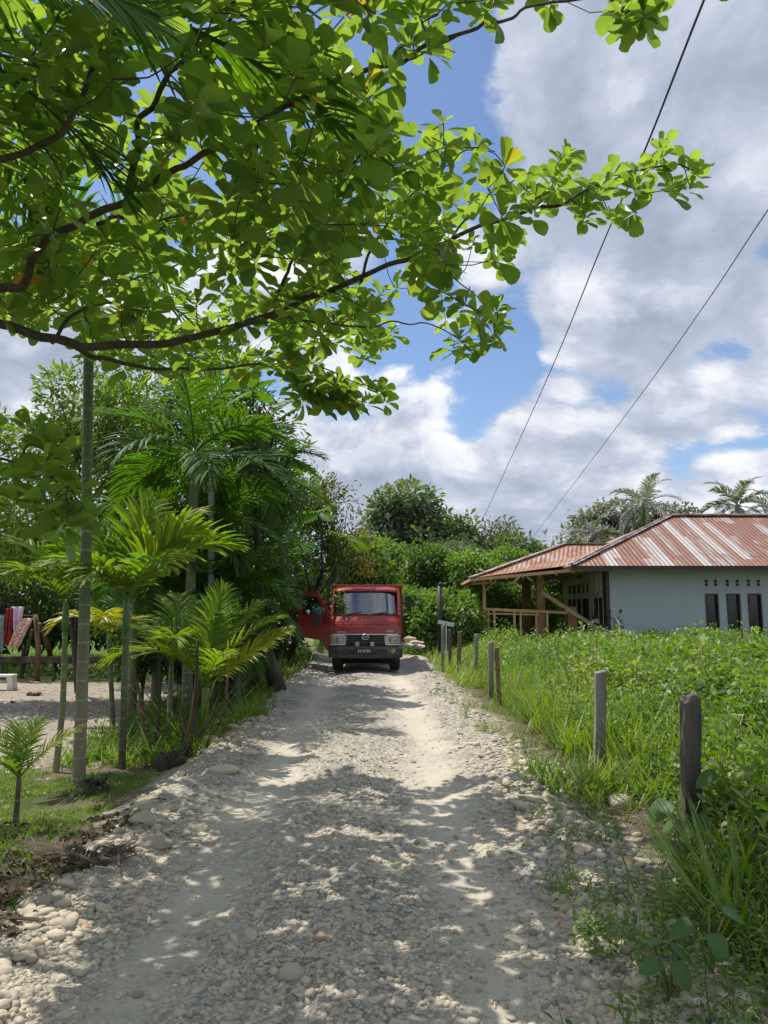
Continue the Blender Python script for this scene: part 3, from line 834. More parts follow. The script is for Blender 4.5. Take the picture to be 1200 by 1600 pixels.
# behind, with yellowing fronds
b = gp(177, 1148); tpt = at(172, 1025, b[1])
palm('areca_palm', 'small areca behind with drooping yellow fronds', b, tpt, .04, .032, 'areca_dark',
     [dict(az=200, el=60, L=.95, nl=18, ll=.38, lw=.03, droop=120, mat='palm_yellow'), dict(az=-30, el=55, L=1.0, nl=18, ll=.38, lw=.03, droop=125, mat='palm_yellow'),
      dict(az=-80, el=65, L=.9, nl=18, ll=.38, lw=.03, droop=115, mat='palm_yellow'), dict(az=80, el=75, L=1.2, nl=20, ll=.4, lw=.022, droop=60), dict(az=140, el=65, L=1.2, nl=20, ll=.4, lw=.022, droop=70)],
     'palm', 'areca palms in the yard', shaft=.3)
# young coconut palm with yellow tipped leaves
b = gp(318, 1165); tpt = at(322, 1075, b[1])
palm('young_coconut_palm', 'young coconut palm leaning over the road edge with yellow green arching leaves', b, tpt, .05, .045, 'stemgreen',
     [dict(az=20, el=62, L=1.35, nl=34, ll=.36, lw=.014, droop=45, roll=-.3, tone=(.7, 1)), dict(az=8, el=42, L=1.3, nl=34, ll=.3, lw=.014, droop=18, roll=.7, mat='palm_yellow', tone=(0, .6)),
      dict(az=80, el=82, L=1.4, nl=34, ll=.42, lw=.015, droop=28, roll=.5), dict(az=150, el=66, L=1.55, nl=34, ll=.45, lw=.015, droop=85, roll=-.3, tone=(.3, .9)),
      dict(az=185, el=56, L=1.5, nl=34, ll=.42, lw=.015, droop=100, roll=.2, tone=(.5, 1)), dict(az=110, el=74, L=1.5, nl=34, ll=.42, lw=.015, droop=55, roll=-.2),
      dict(az=-60, el=58, L=1.0, nl=28, ll=.34, lw=.014, droop=70, tone=(.5, 1)), dict(az=-140, el=60, L=1.2, nl=30, ll=.36, lw=.014, droop=90, tone=(.3, 1)), dict(az=55, el=70, L=1.5, nl=34, ll=.42, lw=.015, droop=50)], 'palm_bright')
b = gp(262, 1180); tpt = at(268, 1040, b[1]+.5)
palm('young_coconut_palm', 'young palm with brown stem and glossy dark arching fronds behind the root ball', b, tpt, .04, .032, 'areca_dark',
     [dict(az=170, el=62, L=1.3, nl=28, ll=.42, lw=.018, droop=95, tone=(.2, .9)), dict(az=100, el=75, L=1.3, nl=28, ll=.42, lw=.018, droop=60),
      dict(az=10, el=66, L=1.35, nl=28, ll=.45, lw=.018, droop=80, tone=(.5, 1)), dict(az=-70, el=66, L=1.0, nl=26, ll=.4, lw=.018, droop=105, tone=(.2, 1)), dict(az=50, el=70, L=1.3, nl=28, ll=.42, lw=.018, droop=70)], 'palm_bright')
# seedling at the left edge
b = gp(24, 1292); tpt = at(30, 1215, b[1])
palm('palm_seedling', 'knee high palm seedling at the left edge with one yellow frond over the lawn', b, tpt, .026, .02, 'areca_dark',
     [dict(az=20, el=52, L=.62, nl=26, ll=.16, lw=.008, droop=30, roll=.4, mat='palm_yellow', tone=(0, .5)), dict(az=75, el=80, L=.5, nl=22, ll=.2, lw=.009, droop=40), dict(az=160, el=66, L=.6, nl=24, ll=.22, lw=.009, droop=75),
      dict(az=195, el=50, L=.55, nl=22, ll=.2, lw=.009, droop=90), dict(az=120, el=74, L=.55, nl=22, ll=.22, lw=.009, droop=60), dict(az=-110, el=55, L=.45, nl=20, ll=.18, lw=.008, droop=80)], 'palm_bright')
# tall palms of the dark thicket
def bigpalm(label, px, py, d, H_r, nf, L, mat='palm', el=(80, -25), ll=.6, seed=1, tr='areca_dark', lw=.022, group='palms in the dark thicket', extra=(), r=(.09, .07), lx=0., nl=30, tone=(.1, .9)):
    c = at(px, py, d); b = np.array([c[0]+lx, d, 0.]); b[2] = gzs(b[0], b[1])
    return palm('thicket_palm', label, b, c-np.array([0, 0, .5]), r[0], r[1], tr, fset(nf, L, el[0], el[1], nl, ll, lw, seed=seed, tone=tone)+list(extra), mat, group, shaft=.5)
bigpalm('tallest palm of the thicket, its fronds reaching up to the almond branch', 305, 700, 11.5, 0, 13, 1.9, seed=11, ll=.62)
bigpalm('palm of the thicket with long dark fronds over the pale dotted pole', 262, 815, 12.5, 0, 10, 1.6, seed=12, lx=-.1, ll=.55)
bigpalm('low dark palm leaning over the verge left of the truck', 345, 875, 14.0, 0, 13, 1.5, seed=13, mat='palm', lx=-.15, ll=.65, el=(70, -40), r=(.16, .12), tr='areca_dark', tone=(0, .5))
bigpalm('dark palm whose brown dead frond hangs down in the thicket', 335, 800, 12.8, 0, 12, 1.8, seed=14,
        extra=[dict(az=-115, el=5, L=1.25, nl=30, ll=.4, lw=.016, droop=95, mat='palm_dead', hang=.9, dz=-.35)], tone=(0, .6))
bigpalm('palm in the middle of the thicket with a spiky olive crown', 385, 735, 14.5, 0, 12, 1.9, seed=15, tone=(.2, 1), ll=.55)
bigpalm('low shaggy palm of the thicket right behind the young coconut palm', 372, 925, 12.6, 0, 12, 1.5, seed=16, el=(75, -35), tone=(0, .5), ll=.55)
bigpalm('dark palm filling the thicket behind the biggest bright crown', 215, 880, 12.0, 0, 11, 1.5, seed=17, el=(75, -20), tone=(0, .5), ll=.5)

# coconut palm left of the frame: its long fronds reach into the top left corner
c = at(-330, -60, 2.45)
bb = np.array([c[0]-.7, 2.45, gzs(c[0]-.7, 2.45)])
palm('coconut_palm', 'coconut palm beyond the left edge whose long frond hangs across the top left corner', bb, c, .15, .11, 'areca_trunk',
     [dict(az=2, el=12, L=1.45, nl=60, ll=.42, lw=.009, droop=50, roll=.9, tone=(.3, .9), hang=.15, vshape=-.05, bare=.2), dict(az=60, el=18, L=1.7, nl=44, ll=.5, lw=.010, droop=55, roll=.3, tone=(.1, .6)),
      dict(az=35, el=30, L=2.8, nl=50, ll=.65, lw=.015, droop=60), dict(az=95, el=35, L=2.8, nl=50, ll=.65, lw=.015, droop=70), dict(az=160, el=30, L=2.8, nl=50, ll=.65, lw=.015, droop=80), dict(az=230, el=30, L=2.8, nl=50, ll=.65, lw=.015, droop=80)], 'palm')

# ------------------------------------------------------------------ broadleaf trees
def crown_points(blobs, n, shell=.55):
    vols = np.array([b[3]*b[4]*b[5] for b in blobs])**.75; pr = vols/vols.sum()
    k = rng.choice(len(blobs), n, p=pr)
    B = np.array(blobs)[k]
    d = rdir(n); lump = 1+.6*(fbm(d[:, 0]*2.3+k*7, d[:, 1]*2.3+d[:, 2]*1.9, 77, 3)-.5)*2
    r = rng.uniform(0, 1, n)**(1/3.)*(1-shell)+shell*rng.uniform(.75, 1.0, n)
    r = np.minimum(r, 1)*lump
    return B[:, :3]+d*r[:, None]*B[:, 3:6], d

def tree(name, label, base, blobs, ncl, per, lsize, crad, lmat, tmat='bark', tr=.12, cat='tree', group=None, tpls=SIMPLE, upb=.5, nlimb=16, aspect=1.0, tone=(0, 1), droop=.2, shell=.55, trunk_to=None):
    base = np.asarray(base, float)
    t = thing(name, label, cat, base, 0, group)
    C, D = crown_points(blobs, ncl, shell); C = C-base
    n = ncl*per; ci = np.repeat(np.arange(ncl), per)
    off = rdir(n)*rng.uniform(.25, 1, n)[:, None]**.6*crad
    P = C[ci]+off
    axis = nrm(off/crad*.8+D[ci]*.5+rng.normal(0, .35, (n, 3))+np.array([0, 0, -droop]))
    up = nrm(np.stack([np.zeros(n), np.zeros(n), np.full(n, 1.)], 1)*upb+D[ci]*.4+rng.normal(0, .45, (n, 3)))
    ls = lsize*rng.uniform(.65, 1.25, n)
    rn = np.clip(np.repeat(rng.uniform(tone[0], tone[1], ncl), per)+rng.normal(0, .12, n), 0, 1)
    Mx = frames(axis, up, ls*aspect, ls)
    sc = Scat(); pk = rng.integers(0, len(tpls), n)
    for k in range(len(tpls)):
        m = pk == k; sc.put(tpls[k], Mx[m], P[m], rn[m])
    sc.build('crown', M[lmat], t)
    # trunk and limbs
    cen = C.mean(0)
    top = np.array([cen[0]*.7, cen[1]*.7, cen[2]*.75]) if trunk_to is None else np.asarray(trunk_to)-base
    mb = MB(); P = spline([(0, 0, -.15), top*.4+np.array([random.uniform(-.1, .1), 0, 0]), top], 12)
    mb.tube(P, np.linspace(tr*1.2, tr*.55, 12), 9, cap=False)
    for _ in range(nlimb):
        e = C[rng.integers(ncl)]; s0 = P[random.randint(5, 11)]
        m1 = (s0+e)/2+np.array([random.uniform(-.1, .1), random.uniform(-.1, .1), .12])*np.linalg.norm(e-s0)
        Q = spline([s0, m1, e], 7); mb.tube(Q, np.linspace(tr*.38, tr*.06, 7), 5, cap=False)
    mb.build('trunk', M[tmat], t, smooth=True)
    return t

def pb(lst, d, dd=None, ry=1.0):
    """blobs from photo pixels: (px,py,rx_px,rz_px[,d])"""
    out = []
    for q in lst:
        de = q[4] if len(q) > 4 else d
        c = at(q[0], q[1], de); k = de/F
        out.append((c[0], c[1], c[2], q[2]*k, max(q[2], q[3])*k*ry, q[3]*k))
    return out
def gb(px, d, dx=0.):
    c = at(px, 950, d); return np.array([c[0]+dx, d, gzs(c[0]+dx, d)])

# left light green tree
tree('mango_tree', 'light green bushy tree standing behind the tall areca trunk at left', gb(130, 16), pb([(125, 640, 60, 62), (75, 700, 70, 60), (150, 745, 75, 65), (205, 640, 45, 55), (60, 800, 80, 65), (150, 850, 85, 55), (215, 730, 50, 70), (-40, 720, 60, 90), (5, 865, 60, 42), (140, 590, 28, 30)], 14.5),
     620, 22, .15, .26, 'leaf_light', 'bark_dark', .06, tpls=LANCE, group=None, droop=.1)
tree('fruit_tree', 'dark leafed fruit tree filling the back of the yard behind the washing', gb(-40, 21), pb([(20, 905, 90, 55), (110, 925, 80, 50), (-70, 880, 90, 90), (200, 950, 60, 60), (60, 850, 120, 70)], 21),
     420, 20, .17, .30, 'leaf_dark', 'bark_dark', .07, tpls=LANCE)
tree('fruit_tree', 'dark dense tree at the right rear of the yard behind the dead frond', gb(290, 18), pb([(230, 920, 75, 80), (310, 900, 80, 100), (300, 780, 90, 90), (380, 850, 80, 110), (240, 800, 90, 90), (290, 990, 90, 45)], 18),
     560, 20, .18, .32, 'leaf_dark', 'bark_dark', .18, tpls=LANCE)
tree('fruit_tree', 'mid green tree rising between the palms beneath the almond branch', gb(350, 16), pb([(350, 700, 70, 70), (390, 640, 45, 40), (300, 650, 60, 60), (420, 760, 60, 60), (210, 690, 55, 90), (390, 800, 70, 70), (250, 610, 55, 35), (410, 690, 50, 55), (340, 610, 50, 30)], 16),
     600, 20, .16, .3, 'leaf_mid', 'bark_dark', .14, tpls=LANCE, tone=(0, .7))
tree('shade_tree', 'dark tree overhanging the open truck door', gb(425, 22), pb([(440, 830, 60, 60), (495, 855, 45, 50), (470, 780, 55, 40), (420, 900, 60, 60), (470, 900, 45, 30)], 24),
     420, 22, .17, .32, 'leaf_mid', 'bark_dark', .16, tpls=LANCE, tone=(0, .65))
tree('shade_tree', 'thin yellowish tree with sparse twigs above the truck', gb(500, 27), pb([(520, 790, 40, 45), (545, 840, 35, 40), (490, 770, 35, 35), (560, 880, 30, 35)], 24),
     130, 12, .16, .32, 'leaf_olive', 'bark', .09, tpls=LANCE, nlimb=40, shell=.3)
tree('shade_tree', 'dark undergrowth tree left of the truck at ground level', gb(400, 19), pb([(400, 960, 70, 55), (445, 930, 40, 60), (350, 990, 60, 40), (470, 895, 30, 50)], 20.5),
     300, 20, .17, .3, 'leaf_dark', 'bark_dark', .12, tpls=LANCE)
# breadfruit with big lobed leaves
def lobed():
    V = []; UV = []
    w = [.03, .22, .10, .34, .14, .40, .16, .38, .13, .27, .08, .12, .0]
    m = len(w)
    for i, ww in enumerate(w):
        v = i/(m-1)
        for u in (-1, 0, 1): V.append((u*ww, v-abs(u)*ww*.0+abs(u)*ww*.35, -.25*v*v-abs(u)*ww*.2)); UV.append((u, v))
    return np.array(V), [(i*3+j, i*3+j+1, i*3+j+4, i*3+j+3) for i in range(m-1) for j in (0, 1)], np.array(UV)
LOB = lobed()
def breadfruit(label, base, tips, lsz, group='breadfruit trees'):
    base = np.asarray(base, float)
    t = thing('breadfruit_tree', label, 'tree', base, 0, group)
    top = np.mean([x for x in tips], 0)-base; top[2] *= .72
    mb = MB(); P = spline([(0, 0, -.15), top*.5+(.1, 0, 0), top], 12); mb.tube(P, np.linspace(.12, .06, 12), 9, cap=False)
    sc = Scat()
    for tp in tips:
        e = np.asarray(tp)-base; s0 = P[random.randint(7, 11)]
        Q = spline([s0, (s0+e)/2+np.array([0, 0, -.15]), e], 9); mb.tube(Q, np.linspace(.04, .014, 9), 6, cap=False)
        n = 7; az = rng.uniform(0, 6.28)+np.arange(n)*2*math.pi/n+rng.normal(0, .2, n); el = rng.uniform(-.5, .8, n)
        ax = np.stack([np.cos(az)*np.cos(el), np.sin(az)*np.cos(el), np.sin(el)], 1)
        s = lsz*rng.uniform(.75, 1.15, n)
        sc.put(LOB, frames(ax, np.tile([0., 0, 1], (n, 1))+rng.normal(0, .3, (n, 3)), s, s), np.tile(e, (n, 1))+ax*.05, rng.uniform(0, 1, n))
    sc.build('foliage', M['big_leaf'], t); mb.build('trunk', M['bark_dark'], t, smooth=True)
breadfruit('breadfruit tree with big lobed leaves reaching out beside the thicket palms', gb(400, 15), [at(455, 715, 14), at(395, 610, 14), at(430, 660, 14.2), at(380, 680, 14.6), at(350, 620, 14.6)], .62)
breadfruit('smaller breadfruit tree with drooping lobed leaves just above the truck', gb(440, 22.5), [at(545, 840, 19.5), at(500, 800, 20), at(470, 850, 19.6)], .55)
# pale dotted pole in the thicket
b = gb(330, 12.2); p2 = at(330, 705, 12.2)
mb = MB(); mb.tube([b+(0, 0, -.1), (b+p2)/2+(.03, 0, 0), p2], .05, 10)
o = mb.build('dead_palm_stem', M['bark_pale'], smooth=True); tag(o, 'pale mottled bare stem standing in the thicket', 'palm stem')

for px, d, rx, lab in ((300, 12.4, 38, 'dark low bush between the young palm stems'), (365, 12.8, 34, 'dark low bush at the thicket edge beside the road'), (232, 12.6, 34, 'dark low bush behind the root clump')):
    tree('shrub', lab, gb(px, d), pb([(px, 1010, rx, 30), (px+15, 975, rx*.8, 26), (px-18, 1035, rx*.8, 20)], d), 110, 18, .12, .2, 'leaf_dark', 'bark_dark', .03, cat='shrub', group='dark bushes under the palms', tpls=LANCE, nlimb=10)
for px, py, d, lab, sd in ((405, 930, 15.5, 'dark palm at the end of the thicket with drooping fronds', 41), (330, 960, 12.2, 'short dark palm hidden behind the young coconut palm', 42)):
    bigpalm(lab, px, py, d, 0, 11, 1.0, seed=sd, el=(75, -45), tone=(0, .5), ll=.5)
# ------------------------------------------------------------------ sea almond tree
def almond():
    base = np.array([-5.3, 5.2, gzs(-5.3, 5.2)])
    t = thing('almond_tree', 'large sea almond tree whose leafy branches spread over the road', 'tree', base)
    def PX(l): return [at(*q) for q in l]
    top = base+np.array([.4, -.1, 3.1])
    top2 = base+np.array([.6, 0., 4.4])
    br = []
    br.append((PX([(-260, 560, 5.2), (-40, 508, 5.0), (75, 530, 4.9), (130, 541, 4.9), (250, 538, 4.95), (330, 520, 5.0), (420, 490, 5.1), (500, 460, 5.2), (560, 435, 5.25), (640, 402, 5.3), (700, 376, 5.3), (760, 350, 5.3), (830, 328, 5.3), (870, 322, 5.3), (930, 290, 5.35), (990, 270, 5.4), (1050, 256, 5.45), (1088, 264, 5.5)]), .062, .008, top))
    br.append((PX([(95, 536, 4.9), (150, 560, 5.1), (230, 575, 5.5), (320, 580, 6.0), (400, 568, 6.4), (455, 560, 6.7), (520, 580, 7.0), (600, 618, 7.2)]), .032, .007, None))
    br.append((PX([(-220, 500, 4.6), (-20, 458, 4.4), (40, 445, 4.3), (52, 400, 4.2), (82, 370, 4.1), (145, 341, 4.05), (196, 310, 4.0), (258, 274, 3.95), (310, 243, 3.9), (372, 212, 3.85), (424, 176, 3.8), (520, 130, 3.8), (600, 100, 3.85), (693, 59, 3.9), (763, 37, 3.95), (800, 27, 4.0), (858, 5, 4.1), (930, -2, 4.2), (985, 22, 4.3), (1030, 38, 4.4)]), .05, .007, top))
    br.append((PX([(196, 310, 4.0), (215, 220, 3.8), (248, 145, 3.6), (279, 103, 3.5), (310, 57, 3.45), (362, 20, 3.4), (388, -5, 3.4), (470, -70, 3.4)]), .03, .010, None))
    br.append((PX([(424, 488, 5.1), (439, 444, 5.0), (465, 403, 4.9), (488, 367, 4.8), (517, 331, 4.75), (524, 289, 4.7), (542, 243, 4.7), (568, 217, 4.7), (640, 205, 4.8), (720, 235, 5.0)]), .022, .006, None))
    br.append((PX([(420, 490, 5.1), (470, 503, 5.5), (560, 512, 6.0), (620, 503, 6.2), (690, 515, 6.3), (740, 552, 6.4)]), .02, .006, None))
    br.append((PX([(640, 402, 5.3), (690, 425, 5.6), (730, 450, 5.8), (770, 492, 5.9)]), .014, .005, None))
    br.append((PX([(560, 435, 5.25), (590, 370, 5.3), (640, 310, 5.3), (690, 262, 5.3), (740, 235, 5.4), (775, 235, 5.4)]), .018, .006, None))
    br.append((PX([(700, 376, 5.3), (740, 330, 5.3), (790, 290, 5.3), (840, 265, 5.3), (900, 262, 5.35)]), .014, .005, None))
    br.append((PX([(-240, 330, 3.6), (-40, 260, 3.3), (60, 230, 3.2), (120, 170, 3.1), (150, 90, 3.0), (185, 20, 3.0), (230, -60, 3.0)]), .035, .01, top2))
    br.append((PX([(145, 341, 4.05), (230, 350, 4.6), (300, 335, 5.0), (380, 305, 5.2), (450, 300, 5.4)]), .02, .006, None))
    br.append((PX([(75, 530, 4.9), (150, 470, 5.3), (230, 430, 5.7), (320, 400, 6.0), (400, 380, 6.2)]), .022, .006, None))
    # low branch at the left edge
    br.append((PX([(-260, 640, 3.9), (-60, 690, 3.8), (10, 720, 3.75), (60, 700, 3.7), (95, 730, 3.7), (115, 790, 3.75)]), .02, .006, top-np.array([0, 0, .9])))
    # unseen branches added over the viewer to carry shading leaves
    br.append(([top2, np.array([-3.2, 2.6, 5.0]), np.array([-1.6, .9, 5.1]), np.array([0, -.4, 5.0]), np.array([1.3, -1.2, 4.9])], .07, .01, None))
    br.append(([top2, np.array([-3.4, 4.4, 5.7]), np.array([-1.6, 4.4, 5.9]), np.array([.2, 4.0, 5.8])], .05, .01, None))
    br.append(([top, np.array([-4.2, 2.2, 4.3]), np.array([-3.2, .3, 4.4]), np.array([-2.2, -1.6, 4.3])], .06, .01, None))
    br.append(([top2+np.array([0, .1, 1.4]), np.array([-4.0, 5.4, 6.6]), np.array([-2.8, 5.7, 7.1]), np.array([-1.6, 6.0, 7.5])], .06, .012, None))
    br.append(([top2+np.array([0, .1, 1.2]), np.array([-4.2, 4.4, 6.2]), np.array([-3.0, 3.9, 6.4]), np.array([-1.7, 3.7, 6.5])], .06, .012, None))
    br.append(([top2+np.array([0, .1, 1.6]), np.array([-4.8, 6.6, 7.6]), np.array([-4.2, 7.4, 8.4])], .06, .012, None))
    mbs = []
    nodes = []; nr = []
    for P, r0, r1, st in br:
        P = [np.asarray(p) for p in P]
        if st is not None: P = [st]+P
        Q = spline(P, len(P)*6)
        Q = Q+(np.stack([vnoise(np.arange(len(Q))*.35, np.full(len(Q), k*3.+r0*99), 5) for k in range(3)], 1)-.5)*.05
        rr = (r0+(r1-r0)*np.linspace(0, 1, len(Q))**.75)*.68
        rr *= 1+.12*(vnoise(np.arange(len(Q))*.8, np.full(len(Q), r0*50), 8)-.5)
        mbs.append((Q-base, rr)); nodes += list(Q); nr += list(rr)
    for Q, rr in mbs:
        mb = MB(); mb.tube(Q, rr, 9 if rr[0] > .03 else 7); mb.build('branch', M['bark_almond'], t, smooth=True)
    mb = MB(); T = spline([(0, 0, -.2), (.1, 0, 1.2), top-base, top2-base, top2-base+(0.1, .1, 1.6)], 22)
    mb.tube(T, np.linspace(.26, .12, 22), 14); mb.build('trunk', M['bark_almond'], t, smooth=True)
    # twig end positions -------------------------------------------------
    poly = [(-90, -90), (945, -90), (880, -20), (872, 30), (850, 72), (820, 60), (770, 45), (735, 88), (705, 62), (692, 105), (660, 128), (622, 110), (600, 150), (618, 195), (655, 228), (690, 188), (742, 213), (780, 215), (792, 258), (808, 275), (850, 262), (880, 232), (920, 236), (950, 272), (1000, 245), (1040, 228), (1060, 250), (1088, 246), (1108, 265), (1098, 300), (1060, 300), (1030, 312), (1002, 298), (988, 340), (955, 360), (930, 340), (890, 342), (860, 325), (800, 340), (800, 420), (775, 436), (742, 418), (722, 455), (786, 478), (786, 508), (765, 552), (722, 568), (690, 530), (640, 500), (610, 520), (575, 560), (500, 572), (470, 590), (430, 572), (300, 588), (200, 575), (150, 560), (120, 545), (60, 520), (30, 500), (-90, 480)]
    poly2 = [(455, 590), (500, 585), (545, 602), (580, 592), (614, 606), (604, 640), (550, 632), (500, 640), (470, 620)]
    poly3 = [(945, -20), (1000, -40), (1035, 10), (1055, 35), (1020, 48), (985, 45), (965, 25)]
    poly4 = [(-90, 660), (60, 655), (95, 700), (130, 730), (125, 790), (140, 815), (100, 835), (60, 790), (0, 780), (-90, 760)]
    def inside(p, x, y):
        c = np.zeros(len(x), bool); n = len(p)
        for i in range(n):
            x1, y1 = p[i]; x2, y2 = p[(i+1) % n]
            k = ((y1 > y) != (y2 > y)) & (x < (x2-x1)*(y-y1)/(y2-y1+1e-9)+x1)
            c ^= k
        return c
    tips = []
    def slope(py):
        b_ = (800-py)/F; return (sp+b_*cp)/(cp-b_*sp)
    n = 3600
    X = rng.uniform(-90, 1115, n); Y = rng.uniform(-90, 600, n)
    k = inside(poly, X, Y); X, Y = X[k], Y[k]
    for x_, y_ in zip(X, Y):
        s = slope(y_)
        h = random.choice([3.75, 4.15, 4.6, 5.0])+random.gauss(0, .12)
        d = (h-1.6)/s
        if x_ > 800: d = random.gauss(5.3, .14)
        elif x_ > 620: d = min(max(d, 4.7), 6.4) if y_ > 150 else min(max(d, 3.6), 4.3)
        d = min(max(d, 2.9 if x_ > 150 else 2.6), 8.3)
        w_ = (d/5.0)**2      # one rosette covers less of the picture when far
        if y_ < 330 and x_ < 330: w_ *= .85
        # gaps where the sky shows
        g_ = float(vnoise(x_/62., y_/62., 91))
        if g_ < .36: w_ *= .15
        for hx, hy, hr in ((455, 195, 38), (590, 75, 26), (365, 45, 26), (330, 330, 26), (300, 20, 22), (345, 415, 16), (560, 300, 20), (640, 150, 20), (160, 480, 26), (200, 120, 16), (100, 505, 30)):
            if (x_-hx)**2+(y_-hy)**2 < hr*hr: w_ *= .12
        if random.random() < .86*w_:
            q_ = at(x_, y_, d)
            if all((q_[0]-a_[0][0])**2+(q_[1]-a_[0][1])**2+(q_[2]-a_[0][2])**2 > .17**2 for a_ in tips): tips.append((q_, 1.))
    for pl, d0, n in ((poly2, 7.1, 26), (poly3, 4.35, 12), (poly4, 3.75, 17)):
        a = np.array(pl); c = 0
        while c < n:
            x_ = random.uniform(a[:, 0].min(), a[:, 0].max()); y_ = random.uniform(a[:, 1].min(), a[:, 1].max())
            if inside(pl, np.array([x_]), np.array([y_]))[0]: tips.append((at(x_, y_, random.gauss(d0, .15)), 1.)); c += 1
    # unseen crown added to shade the road (overhead, and around the trunk)
    for _ in range(OUT_N):
        y_ = random.uniform(-2.6, 5.5); x_ = random.uniform(-6.2, 1.9); z_ = random.choice([4.4, 5.0, 5.5])+random.gauss(0, .15)
        if (z_-1.6)/max(y_, .01) < .93 and y_ > 0 and x_ > -.56*y_-.9: continue
        if float(vnoise(x_*1.3, y_*1.3, 17)) < .30: continue
        if x_ > 1.0 and random.random() < .5: continue
        tips.append((np.array([x_, y_, z_]), 1.1))
    for _ in range(150):  # higher unseen tier added so its shadow falls on the road
        y_ = random.uniform(3.0, 7.6); x_ = random.uniform(-6.4, -1.0); z_ = 1.6+.95*y_+.25+abs(random.gauss(0, .45))
        if float(vnoise(x_*1.4+4, y_*1.4, 19)) < .36: continue
        q_ = np.array([x_, y_, z_])
        tips.append((q_, 1.1))
    N = np.array(nodes); NR = np.array(nr)
    cnt = len(N); cap = len(N)+len(tips)*6; NN = np.zeros((cap, 3)); NN[:cnt] = N; RR = np.zeros(cap); RR[:cnt] = NR
    tips.sort(key=lambda q: np.min(np.linalg.norm(N-q[0], axis=1)))
    tw = MB(); sc = Scat(); TT = []; DD = []
    for p, s_ in tips:
        dist = np.linalg.norm(NN[:cnt]-p, axis=1)+.6*np.clip(NN[:cnt, 2]-p[2], 0, None)
        j = int(np.argmin(dist)); a = NN[j]; L = np.linalg.norm(p-a)
        if L > ((1.5 if p[0] < -.9 else .8) if p[1] > 2.4 and p[2] < 1.5+.92*p[1] else 3.): continue
        hor = p-a; hor[2] = 0
        mid = a+hor*.55+np.array([0, 0, (p[2]-a[2])*.35-.04*L])+rng.normal(0, .05*L, 3)
        Q = spline([a, mid, p], 5)
        r0 = min(RR[j]*.7, .004+.006*L); tw.tube(Q-base, np.linspace(max(r0, .004), .0035, 5), 5, cap=False)
        NN[cnt:cnt+4] = Q[1:]; RR[cnt:cnt+4] = np.linspace(r0, .004, 4); cnt += 4
        d = nrm(Q[-1]-Q[-2]); d = nrm(d*.45+np.array([0, 0, .75])+rng.normal(0, .18, 3))
        TT.append(p); DD.append(d)
    tw.build('twigs', M['bark_almond'], t, smooth=True)['kind'] = 'stuff'
    TT = np.array(TT); DD = np.array(DD); m = len(TT)
    nl = 10
    for q in range(nl):
        live = rng.uniform(0, 1, m) < (1. if q < 7 else .6)
        az = q*2.399+rng.uniform(-.3, .3, m)+np.repeat(0, m)+TT[:, 0]*40
        el = (.95-1.15*q/nl)+rng.normal(0, .18, m)        # inner leaves upright, outer ones flat or hanging
        x = nrm(np.cross(DD, np.array([.3, 1, .1]))); y = np.cross(DD, x)
        ax = x*(np.cos(az)*np.cos(el))[:, None]+y*(np.sin(az)*np.cos(el))[:, None]+DD*np.sin(el)[:, None]
        ax = nrm(ax+np.array([0, 0, -.12]))
        up = nrm(DD+rng.normal(0, .28, (m, 3)))
        s = (.134+.04*q/nl)*rng.uniform(.6, 1.2, m); s *= np.where(q < 2, .72, 1)
        rn = rng.uniform(0, .93, m)
        old = rng.uniform(0, 1, m) < (.018 if q > 6 else .002); rn = np.where(old, rng.uniform(.97, 1, m), rn)
        Mx = frames(ax, up, s*rng.uniform(.85, 1.1, m), s)
        pk = rng.integers(0, 4, m)
        for k in range(4):
            mm = (pk == k) & live
            sc.put(ALMOND[k], Mx[mm], (TT+ax*.02-base)[mm]-DD[mm]*.012*q*.5, rn[mm])
    sc.build('foliage', M['almond'], t)
    print('ROSETTES', m)
OUT_N = 520
almond()

# ------------------------------------------------------------------ overhead cables
def cable(label, pts, r, mat):
    P = spline([at(*q) for q in pts], 60); mb = MB(); mb.tube(P, r, 6)
    o = mb.build('overhead_cable', M[mat], smooth=True); tag(o, label, 'cable', 'overhead cables')
cable('thick twisted black cable crossing behind the tip of the almond branch', [(1200, -230, 3.6), (1100, 0, 5.6), (1004, 243, 8.2), (943, 378, 11.5), (840, 625, 21), (742, 838, 46)], .012, 'cable')
cable('thinner grey cable running from the right edge down to the tree line', [(1420, 20, 5.5), (1200, 328, 9.0), (1090, 492, 13), (960, 672, 21), (820, 856, 48)], .009, 'cable_grey')
# ------------------------------------------------------------------ red tipper truck
M['signal'] = pm('signal_lens', (.30, .27, .17), .25, 0, 1, 8, (.2, .2, .15))
M['lamp_in'] = pm('lamp_bowl', (.30, .32, .27), .2, .3)
def text(s, size, mat, parent, loc, rot, name='lettering', bold=0.0):
    cu = bpy.data.curves.new(name, 'FONT'); cu.body = s; cu.size = size; cu.extrude = .002; cu.offset = bold
    cu.align_x = 'CENTER'; cu.align_y = 'CENTER'
    o = bpy.data.objects.new(name, cu); link(o); 
    dg = bpy.context.evaluated_depsgraph_get()
    me = bpy.data.meshes.new_from_object(o.evaluated_get(dg)); bpy.data.objects.remove(o)
    me.materials.clear(); me.materials.append(M[mat] if isinstance(mat, str) else mat)
    ob = link(bpy.data.objects.new(name, me), parent); ob.location = loc; ob.rotation_euler = rot
    return ob

